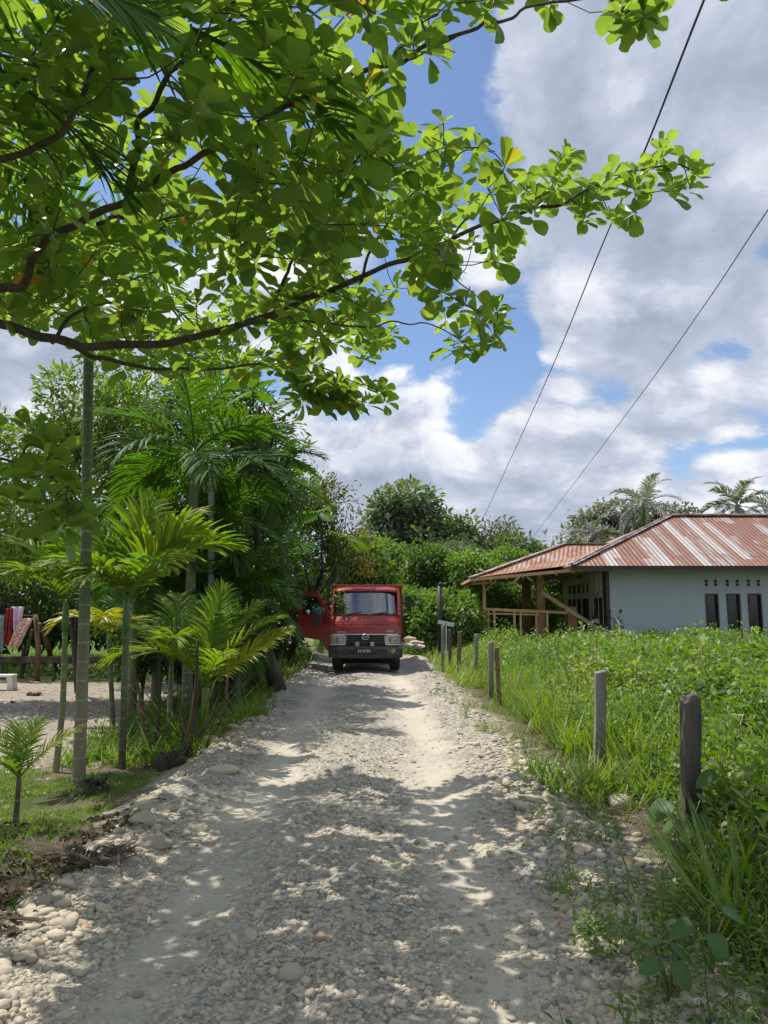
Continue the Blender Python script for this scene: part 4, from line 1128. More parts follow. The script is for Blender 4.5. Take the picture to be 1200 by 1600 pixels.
def truck():
    loc = np.array([-.46, 18.55, 0.]); loc[2] = gzs(loc[0], loc[1])+.0
    t = thing('tipper_truck', 'red tipper truck parked on the road facing the viewer with its driver door open', 'truck', loc)
    W = .86
    # side profile helpers: front face y for a height
    def fy(z): return np.interp(z, [.62, .94, 1.20, 1.42, 2.04, 2.12], [0, .0, .03, .20, .55, .75])
    def strip(zs, xs0, xs1, th=.04, inset=0., n=8):
        """curved front panel between heights; corners wrap back"""
        mb = MB(); V = []; xs = np.linspace(-1, 1, n*2+1)
        for z, wdt in zip(zs, np.linspace(xs0, xs1, len(zs))):
            for x in xs: V.append((x*wdt, fy(z)+inset+.10*abs(x)**5+.015*x*x, z))
        m = len(xs); fc = [(i*m+j, i*m+j+1, (i+1)*m+j+1, (i+1)*m+j) for i in range(len(zs)-1) for j in range(m-1)]
        mb.add(V, fc); return mb
    body = MB()
    for a in (strip(np.array([.93, .955, 1.10, 1.115, 1.25, 1.38, 1.42]), W, W-.01),):
        for v, f in zip(a.v, [a.f]): body.add(v, f)
    # shell of the cab: side wall (closed side), rear wall, roof, floor
    prof = [(.10, .62), (.10, 1.42), (.50, 2.02), (.72, 2.12), (1.55, 2.10), (1.62, 1.98), (1.62, .62)]
    # near-side (viewer right) wall with window opening as frames
    for sx, door in ((1, False), (-1, True)):
        X = sx*W
        if not door:
            body.prism([(.12, .62), (.12, 1.36), (1.60, 1.36), (1.60, .62)], .04, 0, X-.02)
        else:
            body.prism([(1.22, .62), (1.22, 1.36), (1.62, 1.36), (1.62, .62)], .04, 0, X-.02)
            body.prism([(.10, .62), (.10, 1.36), (.20, 1.36), (.24, .62)], .04, 0, X-.02)
        body.beam((X*.985, .19, 1.38), (X*.955, .55, 2.04), .045, .07)       # A pillar
        body.beam((X, 1.58, 1.36), (X*.955, 1.55, 2.08), .07, .12)
        body.beam((X, 1.20, 1.36), (X*.955, 1.20, 2.08), .06, .07)
        body.beam((X*.955, .55, 2.05), (X*.955, 1.56, 2.08), .07, .07)
    body.box((0, 1.60, 1.35), (2*W-.02, .04, 1.45)); body.box((0, .86, .66), (2*W-.06, 1.5, .06))
    body.build('cab', M['red'], t, smooth=False, bevel=.012)
    # roof
    mb = MB(); V = []; xs = np.linspace(-1, 1, 13); ys = [(.47, 2.02), (.52, 2.07), (.66, 2.115), (.95, 2.135), (1.5, 2.12), (1.62, 2.04)]
    for (y_, z_) in ys:
        for x_ in xs: V.append((x_*.815, y_+.03*abs(x_)**3, z_-.05*abs(x_)**6))
    m = len(xs); mb.add(V, [(i*m+j, i*m+j+1, (i+1)*m+j+1, (i+1)*m+j) for i in range(len(ys)-1) for j in range(m-1)])
    rf = mb.build('roof', M['red'], t, smooth=True); s_ = rf.modifiers.new('thick', 'SOLIDIFY'); s_.thickness = .035
    # windscreen
    ws = strip(np.linspace(1.43, 2.04, 6), .80, .775, inset=-.006); g_ = ws.build('windscreen', M['glass'], t, smooth=True)
    fr = MB()
    for x0, z0, x1, z1 in ((-.81, 1.42, .81, 1.42), (-.775, 2.04, .775, 2.04)):
        xs = np.linspace(x0, x1, 13); fr.tube([(x_, fy(z0)+.10*abs(x_/W)**5+.015*(x_/W)**2-.012, z0) for x_ in xs], .017, 6)
    for sx in (-1, 1): fr.tube([(sx*.81, fy(z)+.09, z) for z in (1.42,)]+[(sx*.795, fy(1.7)+.07, 1.7), (sx*.775, fy(2.04)+.06, 2.04)], .016, 6)
    fr.build('windscreen_seal', M['black'], g_)
    mb = MB(); mb.prism([(-.55, 1.46), (.55, 1.46), (.5, 1.5), (-.5, 1.5)], .25, 1, .42); mb.build('dashboard', M['interior'], t)
    mb = MB()
    mb.box((0, .55, 1.38), (1.55, .5, .14))
    mb.build('dashboard_top', M['interior'], t)
    for sx in (-.42, .38):
        mb = MB(); mb.box((sx, 1.2, .95), (.5, .5, .14)); mb.box((sx, 1.42, 1.35), (.48, .12, .75)); mb.box((sx, 1.42, 1.82), (.26, .09, .2)); mb.build('seat', M['interior'], t, bevel=.03)
    mb = MB(); th = np.linspace(0, 2*math.pi, 25); mb.tube([(-.42+.2*math.cos(a), .78+.08*math.sin(a), 1.42+.18*math.sin(a)) for a in th], .014, 6); mb.beam((-.42, .78, 1.42), (-.42, .6, 1.2), .04, .04); mb.build('steering_wheel', M['black'], t)
    # swage ledge on the front panel and chrome band
    mb = strip([1.195, 1.215], W-.02, W-.02, inset=-.008); mb.build('front_crease', M['red'], t)
    # grille
    mb = MB(); mb.box((0, .035, .80), (1.62, .06, .30)); gr = mb.build('grille', M['black'], t, bevel=.01)
    mb = MB()
    for z_, h_ in ((.925, .035), (.86, .022), (.80, .022), (.745, .022)): mb.box((0, -.008, z_), (1.64 if z_ > .9 else 1.0, .045, h_))
    mb.build('grille_bar', M['chrome'] , gr, bevel=.004) if False else mb.build('grille_bar', M['bumper'], gr, bevel=.004)
    mb = MB(); mb.box((0, -.034, .935), (1.62, .012, .022)); mb.build('chrome_strip', M['chrome'], gr, bevel=.003)
    # emblem: ring with an H shaped bar
    mb = MB(); th = np.linspace(0, 2*math.pi, 33)
    mb.tube([(.085*math.cos(a), -.05, .872+.062*math.sin(a)) for a in th], .010, 6)
    mb.tube([(-.055, -.052, .84), (-.035, -.056, .872), (-.055, -.052, .905)], .008, 6); mb.tube([(.055, -.052, .84), (.035, -.056, .872), (.055, -.052, .905)], .008, 6)
    mb.beam((-.04, -.055, .872), (.04, -.055, .872), .012, .014); mb.build('emblem', M['chrome'], gr, smooth=True)
    # headlights
    for sx in (-1, 1):
        p = [(.50, .68), (.86, .68), (.86, .90), (.55, .92), (.48, .88)]
        mb = MB(); mb.prism([(sx*a, b) for a, b in p], .07, 1, -.03); h = mb.build('headlight', M['lamp'], t, bevel=.015)
        fr = MB(); q = [(sx*a, b) for a, b in p]
        fr.tube([(a, -.034, b) for a, b in q+[q[0]]], .011, 6); fr.build('headlight_rim', M['chrome'], h)
        mb = MB(); mb.lathe([(.0, -.046), (.07, -.045), (.085, -.03), (.085, 0)], 20, (sx*.66, 0, .79), 1); mb.build('reflector', M['lamp_in'], h, smooth=True)
        mb = MB(); mb.box((sx*.815, -.036, .79), (.075, .02, .19)); mb.build('turn_signal', M['signal'], h, bevel=.005)
    # bumper
    mb = MB(); V = []; xs = np.linspace(-1, 1, 17); zs = [(.33, .08), (.35, -.05), (.52, -.085), (.60, -.085), (.64, -.06), (.655, .0)]
    for z_, y_ in zs:
        for x_ in xs: V.append((x_*.92, y_+.14*abs(x_)**6, z_+(.02 if z_ < .5 else 0)*abs(x_)))
    m = len(xs); mb.add(V, [(i*m+j, i*m+j+1, (i+1)*m+j+1, (i+1)*m+j) for i in range(len(zs)-1) for j in range(m-1)])
    bp = mb.build('bumper', M['bumper'], t, smooth=True); s_ = bp.modifiers.new('thick', 'SOLIDIFY'); s_.thickness = .03
    mb = MB(); mb.box((-.02, -.092, .50), (1.10, .02, .12)); mb.build('air_slot', M['black'], bp, bevel=.01)
    for sx in (-1, 1):
        mb = MB(); mb.lathe([(0, -.094), (.05, -.094), (.06, -.085), (.06, -.05)], 16, (sx*.68, 0, .53), 1); mb.build('fog_light', M['amber' if sx > 0 else 'black'], bp, smooth=True)
    for sx in (-.20, .17):
        mb = MB(); mb.box((sx, -.10, .70), (.10, .05, .10)); mb.box((sx, -.08, .64), (.02, .02, .06)); o = mb.build('auxiliary_lamp', M['lamp'], t, bevel=.01)
    mb = MB(); mb.box((-.02, -.112, .53), (.42, .012, .13)); pl = mb.build('number_plate', M['black'], t)
    text('N 9191', .105, 'white_print', pl, (-.02, -.120, .53), (math.pi/2, 0, 0), bold=.002)
    a = math.pi/2-.22
    text('DUTRO', .06, 'white_print', t, (-.58, -.012, .985), (math.pi/2, 0, 0), bold=.001)
    text('110SD', .075, 'white_print', t, (.60, -.012, 1.005), (math.pi/2, 0, 0), bold=.002)
    # wipers
    for x0, x1 in ((-.60, -.12), (.02, .55)):
        mb = MB()
        z0, z1 = 1.42, 1.50
        mb.beam((x0, fy(1.43)-.02, z0-.015), (x1, fy(1.50)-.035, z1), .022, .02); mb.beam((x0+.02, fy(1.4)-.02, 1.40), (x0+.28, fy(1.46)-.04, 1.465), .012, .012)
        mb.build('wiper', M['wiper'], t)
    # mirrors
    mb = MB(); mb.tube([(.84, .22, 1.52), (1.0, .12, 1.54), (1.06, .10, 1.75)], .011, 6); arm = mb.build('mirror_arm', M['black'], t)
    mb = MB(); mb.box((1.07, .09, 1.74), (.16, .05, .30)); mb.build('mirror', M['black'], arm, bevel=.02)
    # chassis, step
    mb = MB(); mb.box((-.38, 2.6, .55), (.08, 4.6, .16)); mb.box((.38, 2.6, .55), (.08, 4.6, .16)); mb.box((0, .5, .48), (1.3, .7, .2)); mb.box((0, 3.6, .42), (1.5, .14, .14)); mb.box((0, .95, .42), (1.5, .12, .12)); mb.box((0, 1.5, .55), (.5, .9, .35)); mb.build('chassis', M['black'], t)
    mb = MB(); mb.box((-.87, .75, .40), (.12, .4, .06)); mb.box((.87, .75, .40), (.12, .4, .06)); mb.build('step', M['black'], t)
    mb = MB(); mb.box((0, 1.75, .36), (1.7, .03, .5)); mb.box((0, .98, .33), (1.2, .1, .1)); mb.box((.05, 3.3, .32), (1.75, .04, .5)); mb.build('underbody_shade', M['black'], t)  # black sheets and bar added for the shadow under the truck
    # wheels
    def wheel(x_, y_, wd):
        mb = MB(); r_ = .375
        mb.lathe([(.22, -wd/2), (.33, -wd/2), (r_-.012, -wd/2+.03), (r_, -wd/2+.05), (r_, wd/2-.05), (r_-.012, wd/2-.03), (.33, wd/2), (.22, wd/2)], 32, (x_, y_, r_-.01), 0)
        for k in range(32):
            a = 2*math.pi*k/32; mb.box((x_, y_+math.cos(a)*r_, r_-.01+math.sin(a)*r_), (wd*.8, .025, .02), [[1, 0, 0], [0, -math.sin(a), math.cos(a)], [0, math.cos(a), math.sin(a)]])
        ty = mb.build('wheel', M['black'], t, smooth=True)
        mb = MB(); mb.lathe([(0, -wd*.3), (.10, -wd*.32), (.12, -wd*.2), (.2, -wd*.18), (.225, -wd*.45), (.225, wd*.45), (.2, wd*.18), (0, wd*.2)], 24, (x_, y_, r_-.01), 0); mb.build('rim', M['bumper'], ty, smooth=True)
    wheel(-.73, .95, .27); wheel(.73, .95, .27)
    for x_ in (-.80, -.55, .55, .80): wheel(x_, 3.6, .2)
    for sx in (-1, 1):
        mb = MB(); th = np.linspace(R(10), R(170), 12)
        P = [(sx*.76, .95+.46*math.cos(a), .36+.46*math.sin(a)) for a in th]
        for i in range(11):
            mb.box(((np.array(P[i])+P[i+1])/2), (.22, .13, .02), [[1, 0, 0], [0, math.sin((th[i]+th[i+1])/2), math.cos((th[i]+th[i+1])/2)], [0, -math.cos((th[i]+th[i+1])/2), math.sin((th[i]+th[i+1])/2)]])
        mb.build('wheel_arch', M['black'], t)
    # cargo bed
    bd = MB()
    y0, y1 = 1.75, 5.2
    bd.box((0, y0, 1.42), (1.90, .05, 1.40)); bd.box((-.92, (y0+y1)/2, 1.30), (.05, y1-y0, 1.15)); bd.box((.92, (y0+y1)/2, 1.30), (.05, y1-y0, 1.15)); bd.box((0, y1, 1.30), (1.84, .05, 1.15)); bd.box((0, (y0+y1)/2, .76), (1.84, y1-y0, .08))
    for k in range(6):
        for sx in (-.96, .96): bd.box((sx, y0+.25+k*.6, 1.28), (.05, .08, 1.1))
    b_ = bd.build('cargo_bed', M['red_dark'], t, bevel=.01)
    mb = MB(); mb.box((0, y0-.09, 2.17), (1.96, .30, .07)); mb.box((0, y0-.06, 1.98), (1.80, .03, .03)); mb.build('headboard_rail', M['red'], b_, bevel=.012)
    for k in (-.9, .9):
        mb = MB(); mb.box((k, y0-.05, 1.5), (.07, .06, 1.3)); mb.build('headboard_post', M['red_dark'], b_, bevel=.01)
    # open door on the driver's side (viewer's left)
    ang = R(61)
    hinge = np.array([-W-.01, .20, 0.])
    dr = bpy.data.objects.new('door', None)
    # door built in its own plane: s along the door from the hinge, z up
    def D(s_, z_, o_=0.):
        # closed door runs back (+y); open swings outward (-x)
        dx_, dy_ = -math.sin(ang), math.cos(ang)
        nx_, ny_ = -math.cos(ang), -math.sin(ang)
        return (hinge[0]+dx_*s_+nx_*o_, hinge[1]+dy_*s_+ny_*o_, z_)
    outer = [(0, .55), (.13, .55), (.26, .78), (.80, .84), (.98, .90), (1.0, 1.40), (.96, 1.96), (.88, 2.0), (.42, 2.0), (.03, 1.42)]
    win = [(.10, 1.44), (.88, 1.42), (.86, 1.90), (.44, 1.91)]
    mb = MB()
    def plate(poly, o0, o1):
        n_ = len(poly); V = [D(a, b, o0) for a, b in poly]+[D(a, b, o1) for a, b in poly]
        mb.add(V, [tuple(range(n_)), tuple(range(n_, 2*n_))[::-1]]+[(i, (i+1) % n_, n_+(i+1) % n_, n_+i) for i in range(n_)])
    plate([(0, .55), (.13, .55), (.26, .78), (.80, .84), (.98, .90), (1.0, 1.40), (.03, 1.42)], -.035, .025)
    plate([(.03, 1.42), (.10, 1.42), (.46, 1.92), (.42, 2.0)], -.03, .02)
    plate([(.42, 2.0), (.44, 1.92), (.90, 1.91), (.90, 2.0)], -.03, .02)
    plate([(.90, 2.0), (.88, 1.42), (1.0, 1.40), (.96, 1.96)], -.03, .02)
    dm = mb.build('door', M['red'], t, bevel=.008)
    mb = MB(); plate([(.10, 1.41), (.88, 1.41), (.88, 1.92), (.45, 1.92)], -.004, .004); mb.build('door_window', M['glass'], dm)
    mb = MB(); mb.beam(D(.78, 1.15, .03), D(.92, 1.15, .03), .02, .03); mb.build('door_handle', M['black'], dm)
    mb = MB(); mb.tube([D(.05, 1.35, .03), D(.30, 1.42, .10), D(.34, 1.50, .20)], .013, 6); mb.tube([D(.1, 1.20, .03), D(.32, 1.22, .16)], .011, 6); ar = mb.build('mirror_arm', M['black'], dm)
    c = D(.27, 1.30, .22); mb = MB(); mb.box(c, (.18, .05, .32)); mb.build('mirror', M['black'], ar, bevel=.02)
    mb = MB(); mb.lathe([(0, -.02), (.06, -.012), (.06, .02), (0, .03)], 14, (D(.62, 1.48, .12)), 1); mb.build('round_mirror', M['chrome'], ar, smooth=True)
    # twig of leaves caught on the corner of the roof
    sc = Scat(); tb = MB(); tb.tube(spline([np.array([-.95, .30, 2.2]), np.array([-.72, .2, 1.95]), np.array([-.66, .15, 1.7])], 6), .008, 5)
    n_ = 60; P = np.stack([rng.normal(-.70, .10, n_), rng.normal(.2, .06, n_), rng.normal(1.88, .13, n_)], 1)+loc
    ax = nrm(rdir(n_)+(0, 0, -.4)); s__ = rng.uniform(.06, .11, n_)
    sc.put(LANCE[0], frames(ax, rdir(n_), s__*1.2, s__), P, rng.uniform(0, 1, n_)); o = sc.build('leafy_twig', M['leaf_light']); tb.build('twig_stem', M['bark_dark'], o, loc=loc); tag(o, 'leafy green twig resting on the roof corner of the truck above its open door', 'twig')
truck()

# ------------------------------------------------------------------ house
def slope_mesh(mb, corners, eave_dir, up_dir, org):
    """flat roof plane with luv = metres along the eave / up the slope"""
    C = np.array(corners, float); e = nrm(np.array(eave_dir, float)); u = np.array(up_dir, float); u = nrm(u-e*np.dot(u, e))
    A = np.stack([(C-org)@e+40, (C-org)@u+20, np.zeros(len(C))], 1)
    mb.add(C, [tuple(range(len(C)))], A)

def house():
    loc = np.array([7.5, 25.0, 0.])
    t = thing('house', 'low grey blue plastered house with a rusty corrugated hip roof and unfinished timber porch', 'house', loc)
    base_z = -.25
    x0, x1, y0, y1, zt = 7.55, 20.5, 25.0, 31.6, 2.92
    # front wall with window openings
    wins = [(1100, 1120), (1133, 1154), (1166, 1187)]
    zs = (.35, 2.08)
    def X(px, d): return at(px, 900, d)[0]
    xs = [x0]
    ops = []
    for a, b in wins: ops.append((X(a, y0), X(b, y0)))
    ops += [(x1-4.3, x1-3.8), (x1-3.55, x1-3.05)]
    mb = MB(); cur = x0
    for a, b in ops:
        mb.box(((cur+a)/2, y0+.1, (zt+base_z)/2), (a-cur, .2, zt-base_z)); mb.box(((a+b)/2, y0+.1, (zs[1]+zt)/2), (b-a, .2, zt-zs[1])); mb.box(((a+b)/2, y0+.1, (base_z+zs[0])/2), (b-a, .2, zs[0]-base_z)); cur = b
    mb.box(((cur+x1)/2, y0+.1, (zt+base_z)/2), (x1-cur, .2, zt-base_z))
    mb.box((x1-.1, (y0+y1)/2, (zt+base_z)/2), (.2, y1-y0-.4, zt-base_z)); mb.box(((x0+x1)/2, y1-.1, (zt+base_z)/2), (x1-x0, .2, zt-base_z))
    o = mb.build('wall', M['wall'], t); o.location = -loc
    def put(mb, name, mat, par=t, **k):
        o = mb.build(name, M[mat], par, **k)
        if par is t: o.location = -loc
        return o
    # windows and vents
    for a, b in ops:
        mb = MB(); w_ = .045
        mb.box((a+w_/2, y0+.05, (zs[0]+zs[1])/2), (w_, .16, zs[1]-zs[0])); mb.box((b-w_/2, y0+.05, (zs[0]+zs[1])/2), (w_, .16, zs[1]-zs[0]))
        mb.box(((a+b)/2, y0+.05, zs[1]-w_/2), (b-a-2*w_, .16, w_)); mb.box(((a+b)/2, y0+.05, zs[0]+w_/2), (b-a-2*w_, .16, w_))
        wf = put(mb, 'window', 'win_frame')
        mb = MB(); mb.box(((a+b)/2, y0+.08, (zs[0]+zs[1])/2), (b-a-2*w_, .01, zs[1]-zs[0]-2*w_)); mb.build('pane', M['dark_glass'], wf)
        for vx in (a+.06, b-.06):
            mb = MB(); mb.box((vx, y0-.006, 2.44), (.085, .03, .22)); v = put(mb, 'vent_block', 'vent_dark')
            mb = MB(); mb.box((vx, y0-.016, 2.44), (.11, .022, .02)); mb.box((vx, y0-.016, 2.555), (.13, .022, .02)); mb.box((vx, y0-.016, 2.325), (.13, .022, .02)); mb.build('vent_ledge', M['wall'], v)
    # side wall (left), seen at a slant
    mb = MB(); yy = y0+.2
    sops = [(25.75, 26.0, .3, 1.95, 'window'), (26.3, 26.55, .3, 1.95, 'window'), (27.45, 28.15, -.2, 1.95, 'door'), (28.6, 28.9, .5, 1.95, 'window'), (29.3, 29.6, .5, 1.95, 'window'), (30.0, 30.3, .5, 1.95, 'window')]
    for a, b, zl, zh, k in sops:
        mb.box((x0+.1, (yy+a)/2, (zt+base_z)/2), (.2, a-yy, zt-base_z)); mb.box((x0+.1, (a+b)/2, (zh+zt)/2), (.2, b-a, zt-zh)); mb.box((x0+.1, (a+b)/2, (base_z+zl)/2), (.2, b-a, zl-base_z)); yy = b
    mb.box((x0+.1, (yy+y1)/2, (zt+base_z)/2), (.2, y1-yy, zt-base_z))
    o = mb.build('side_wall', M['wall_pale'], t); o.location = -loc  # paler than the front: light on this side is put into its colour
    for a, b, zl, zh, k in sops:
        mb = MB(); w_ = .05
        for c_ in (a+w_/2, b-w_/2): mb.box((x0+.03, c_, (zl+zh)/2), (.16, w_, zh-zl))
        mb.box((x0+.03, (a+b)/2, zh-w_/2), (.16, b-a-2*w_, w_))
        wf = put(mb, k, 'win_frame'); mb = MB(); mb.box((x0+.06, (a+b)/2, (zl+zh)/2), (.01, b-a-2*w_, zh-zl-.01)); mb.build('pane' if k == 'window' else 'door_leaf', M['dark_glass'] if k == 'window' else M['win_frame'], wf)
        if k == 'window' and a > 28 or k == 'door':
            for c_ in (a+.05, b-.05):
                mb = MB(); mb.box((x0-.006, c_, 2.33), (.03, .09, .34)); put(mb, 'vent_block', 'vent_dark')
    # corner pilaster and relief ornament above the near windows
    mb = MB(); mb.box((x0-.03, y0+.16, (2.86+base_z)/2), (.12, .36, 2.86-base_z)); put(mb, 'corner_pilaster', 'win_frame')
    mb = MB(); th = np.linspace(-math.pi/2, math.pi/2, 14)
    mb.tube([(x0-.03, 25.95-.30*math.cos(a), 2.45+.30*math.sin(a)) for a in th], .05, 8); mb.box((x0-.03, 26.35, 2.45), (.08, .22, .55)); mb.box((x0-.03, 26.85, 2.45), (.08, .12, .55)); mb.box((x0-.05, 26.3, 2.10), (.12, 1.3, .05)); mb.box((x0-.05, 26.3, 2.02), (.08, 1.1, .05))
    put(mb, 'relief_ornament', 'wall_pale')
    # main roof
    ex0, ex1, ey0, ey1, ez = 6.12, 21.6, 24.15, 32.6, 2.97
    rz_ = 5.12; ry = (ey0+ey1)/2; rx0, rx1 = 11.05, 17.4
    A_, B_, C_, D_ = (ex0, ey0, ez), (ex1, ey0, ez), (ex1, ey1, ez), (ex0, ey1, ez); R0, R1 = (rx0, ry, rz_), (rx1, ry, rz_)
    mb = MB(); org = np.array(A_)
    slope_mesh(mb, [A_, B_, R1, R0], (1, 0, 0), np.array(R0)-A_, org)
    slope_mesh(mb, [C_, D_, R0, R1], (-1, 0, 0), np.array(R0)-D_, org)
    slope_mesh(mb, [D_, A_, R0], (0, -1, 0), np.array(R0)-A_, org)
    slope_mesh(mb, [B_, C_, R1], (0, 1, 0), np.array(R1)-B_, org)
    rf = put(mb, 'roof', 'roof')
    mb = MB()
    for a, b in ((A_, R0), (R0, R1), (B_, R1)):
        a = np.array(a)+(0, 0, .03); b = np.array(b)+(0, 0, .03); mb.beam(a, b, .26, .03); mb.tube([a+(0, 0, .02), b+(0, 0, .02)], .05, 8)
    mb.build('ridge_cap', M['ridge'], rf)
    mb = MB(); mb.box(((ex0+ex1)/2, ey0+.03, ez-.07), (ex1-ex0, .03, .13)); mb.box((ex0+.03, (ey0+ey1)/2, ez-.07), (.03, ey1-ey0-.1, .13)); mb.build('fascia', M['win_frame'], rf)
    mb = MB(); mb.box(((ex0+ex1)/2, (ey0+ey1)/2, ez-.12), (ex1-ex0-.15, ey1-ey0-.15, .02)); put(mb, 'soffit', 'ceil')
    # porch roof
    a = np.array([2.98, 25.6, 2.62]); b = np.array([6.6, 24.35, 2.93]); r0 = at(883, 850, 28.4); r1 = np.array([9.4, 28.4, r0[2]-.02]); c = np.array([3.3, 31.6, 2.66])
    mb = MB(); 
    slope_mesh(mb, [a, b+(1.2, .9, .32), r1, r0], b-a, r0-a, a); slope_mesh(mb, [c, a, r0], a-c, r0-a, a); slope_mesh(mb, [r0, r1, (9.4, 31.6, 2.9), c], (1, 0, 0), r0-c, a)
    pr = put(mb, 'porch_roof', 'roof2'); pr.modifiers.new('thick', 'SOLIDIFY').thickness = .02
    mb = MB(); mb.beam(a+(0, 0, .03), r0+(0, 0, .03), .24, .03); mb.beam(r0+(0, 0, .03), r1+(0, 0, .03), .24, .03); mb.build('porch_ridge_cap', M['ridge'], pr)
    mb = MB(); mb.beam(a-(0, 0, .06), b-(0, 0, .06), .03, .10); mb.beam(a-(0, 0, .06), c-(0, 0, .06), .03, .10)
    for k in range(7):
        f = (k+.3)/7; p = a+(b-a)*f; q = c+(np.array([9, 31.6, 2.9])-c)*f; mb.beam(p-(0, 0, .11), q-(0, 0, .16), .05, .09)
    mb.beam(a+(.1, .3, -.2), a+(.75, .2, -.13), .04, .05)
    put(mb, 'rafters', 'wood_new')
    mb = MB(); V = [a+(.3, .4, -.05), b+(0, .4, -.05), (7.4, 31.4, 2.80), c+(.3, -.3, -.03)]; mb.add(V, [(0, 1, 2, 3)]); put(mb, 'porch_ceiling', 'ceil')
    # posts and rails
    fl = 1.6-33/F*26
    p1 = X(755, 26.1)
    def pole(px, d, ztop, wd, mat, nm_):
        mb = MB(); mb.box((X(px, d), d, (ztop+base_z)/2), (wd, wd, ztop-base_z)); return put(mb, nm_, mat)
    pole(756, 26.1, 2.66, .10, 'wood_new', 'porch_post'); pole(822, 29.5, 2.85, .30, 'brick_col', 'column'); pole(843, 26.2, 2.75, .27, 'brick_col', 'column')
    mb = MB(); z_ = 1.6-4/F*26; xa, xb = X(755, 26.05), X(893, 26.05)
    mb.beam((xa, 26.05, z_+.05), (xb, 26.05, z_-.08), .06, .10); mb.beam((xa, 26.05, z_-.1), (X(842, 26.05), 26.05, z_-.14), .05, .06)
    put(mb, 'porch_rail', 'wood_new')
    for px in (762, 771, 802, 812, 836, 853):
        mb = MB(); mb.beam((X(px, 26.0), 26.0, z_), (X(px+random.uniform(-2, 2), 26.0), 26.0, base_z), .05, .07); put(mb, 'rail_support', 'wood_new')
    mb = MB(); mb.beam(at(893, 948, 26.1), at(893, 985, 26.1), .25, .3); put(mb, 'rail_end_block', 'brick_col')
    mb = MB(); mb.beam(at(757, 925, 26.0), at(778, 903, 25.7), .04, .05); put(mb, 'brace', 'wood_new')
    mb = MB(); mb.beam(at(818, 897, 25.6), at(832, 908, 25.5), .05, .06); mb.beam(at(800, 912, 25.6), at(812, 901, 25.5), .05, .06); put(mb, 'brace', 'wood_new')
    return t
house()
# plank leaning on the porch
mb = MB(); mb.beam(at(846, 925, 25.6), at(962, 1000, 24.3), .05, .12); o = mb.build('plank', M['plank_pale']); tag(o, 'long pale plank leaning down from the porch column', 'plank')

def motorbike(label, px, d, rz_, group='motorcycles on the porch'):
    p = at(px, 975, d); p[2] = gzs(p[0], p[1])+.32
    t = thing('motorcycle', label, 'motorcycle', p, rz_, group)
    for y_ in (-.62, .62):
        mb = MB(); th = np.linspace(0, 2*math.pi, 25); mb.tube([(0, y_+.26*math.cos(a), .29+.26*math.sin(a)) for a in th], .04, 8)
        for k in range(8):
            a = k*math.pi/4; mb.beam((0, y_, .29), (0, y_+.25*math.cos(a), .29+.25*math.sin(a)), .01, .012)
        mb.build('wheel', M['black'], t, smooth=True)
    mb = MB(); mb.prism([(-.30, .62), (-.36, .45), (-.1, .35), (.25, .38), (.55, .55), (.75, .72), (.5, .78), (.1, .68), (-.1, .62)], .20, 0, -.10); mb.build('body', M['lamp'], t, bevel=.03)
    mb = MB(); mb.prism([(-.05, .70), (.1, .80), (.6, .86), (.7, .80), (.2, .72)], .22, 0, -.11); mb.build('seat', M['black'], t, bevel=.03)
    mb = MB(); mb.tube([(0, -.62, .29), (0, -.50, .62), (0, -.36, .98)], .03, 8); mb.tube([(-.32, -.24, 1.06), (-.15, -.36, 1.0), (0, -.37, .98), (.15, -.36, 1.0), (.32, -.24, 1.06)], .015, 8); mb.build('handlebar', M['black'], t, smooth=True)
    mb = MB(); mb.prism([(-.56, .62), (-.62, .80), (-.5, 1.0), (-.36, .98), (-.30, .55)], .26, 0, -.13); mb.build('front_fairing', M['chrome'], t, bevel=.03)
    mb = MB(); mb.tube([(0, -.92, .45), (0, -.80, .58), (0, -.60, .62), (0, -.42, .55)], .06, 8); mb.build('mudguard', M['white_print'], t, smooth=True)
    for sx in (-1, 1):
        mb = MB(); mb.tube([(sx*.2, -.33, 1.02), (sx*.26, -.36, 1.2)], .008, 6); mb.lathe([(0, -.01), (.06, -.005), (.06, .015), (0, .02)], 12, (sx*.28, -.36, 1.24), 1); mb.build('rear_view_mirror', M['black'], t)
motorbike('motorcycle with pale mudguard parked at the corner pilaster of the house', 948, 24.6, R(35))
motorbike('motorcycle parked in the porch shade behind the leaning plank', 912, 26.6, R(65))
# ------------------------------------------------------------------ background trees
def bt(label, px, d, blobs, ncl, per, ls, cr, mat, **k):
    k.setdefault('tmat', 'bark_far'); k.setdefault('tr', .2); k.setdefault('group', 'trees behind the truck'); k.setdefault('upb', .8)
    return tree('forest_tree', label, gb(px, d), pb(blobs, d), ncl, per, ls, cr, mat, **k)
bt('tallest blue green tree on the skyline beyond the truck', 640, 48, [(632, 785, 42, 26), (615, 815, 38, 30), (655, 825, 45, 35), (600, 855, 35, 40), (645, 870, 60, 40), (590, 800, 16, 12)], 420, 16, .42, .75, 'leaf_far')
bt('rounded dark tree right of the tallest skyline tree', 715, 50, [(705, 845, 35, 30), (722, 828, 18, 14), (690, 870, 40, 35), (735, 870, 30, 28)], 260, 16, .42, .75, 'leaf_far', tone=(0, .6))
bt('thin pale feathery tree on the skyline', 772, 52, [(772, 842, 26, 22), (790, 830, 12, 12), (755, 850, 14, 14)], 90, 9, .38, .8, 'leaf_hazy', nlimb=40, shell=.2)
bt('low wide dark tree at the right end of the skyline', 810, 50, [(805, 868, 36, 22), (835, 880, 26, 18), (785, 880, 25, 20)], 200, 15, .42, .75, 'leaf_far', tone=(0, .6))
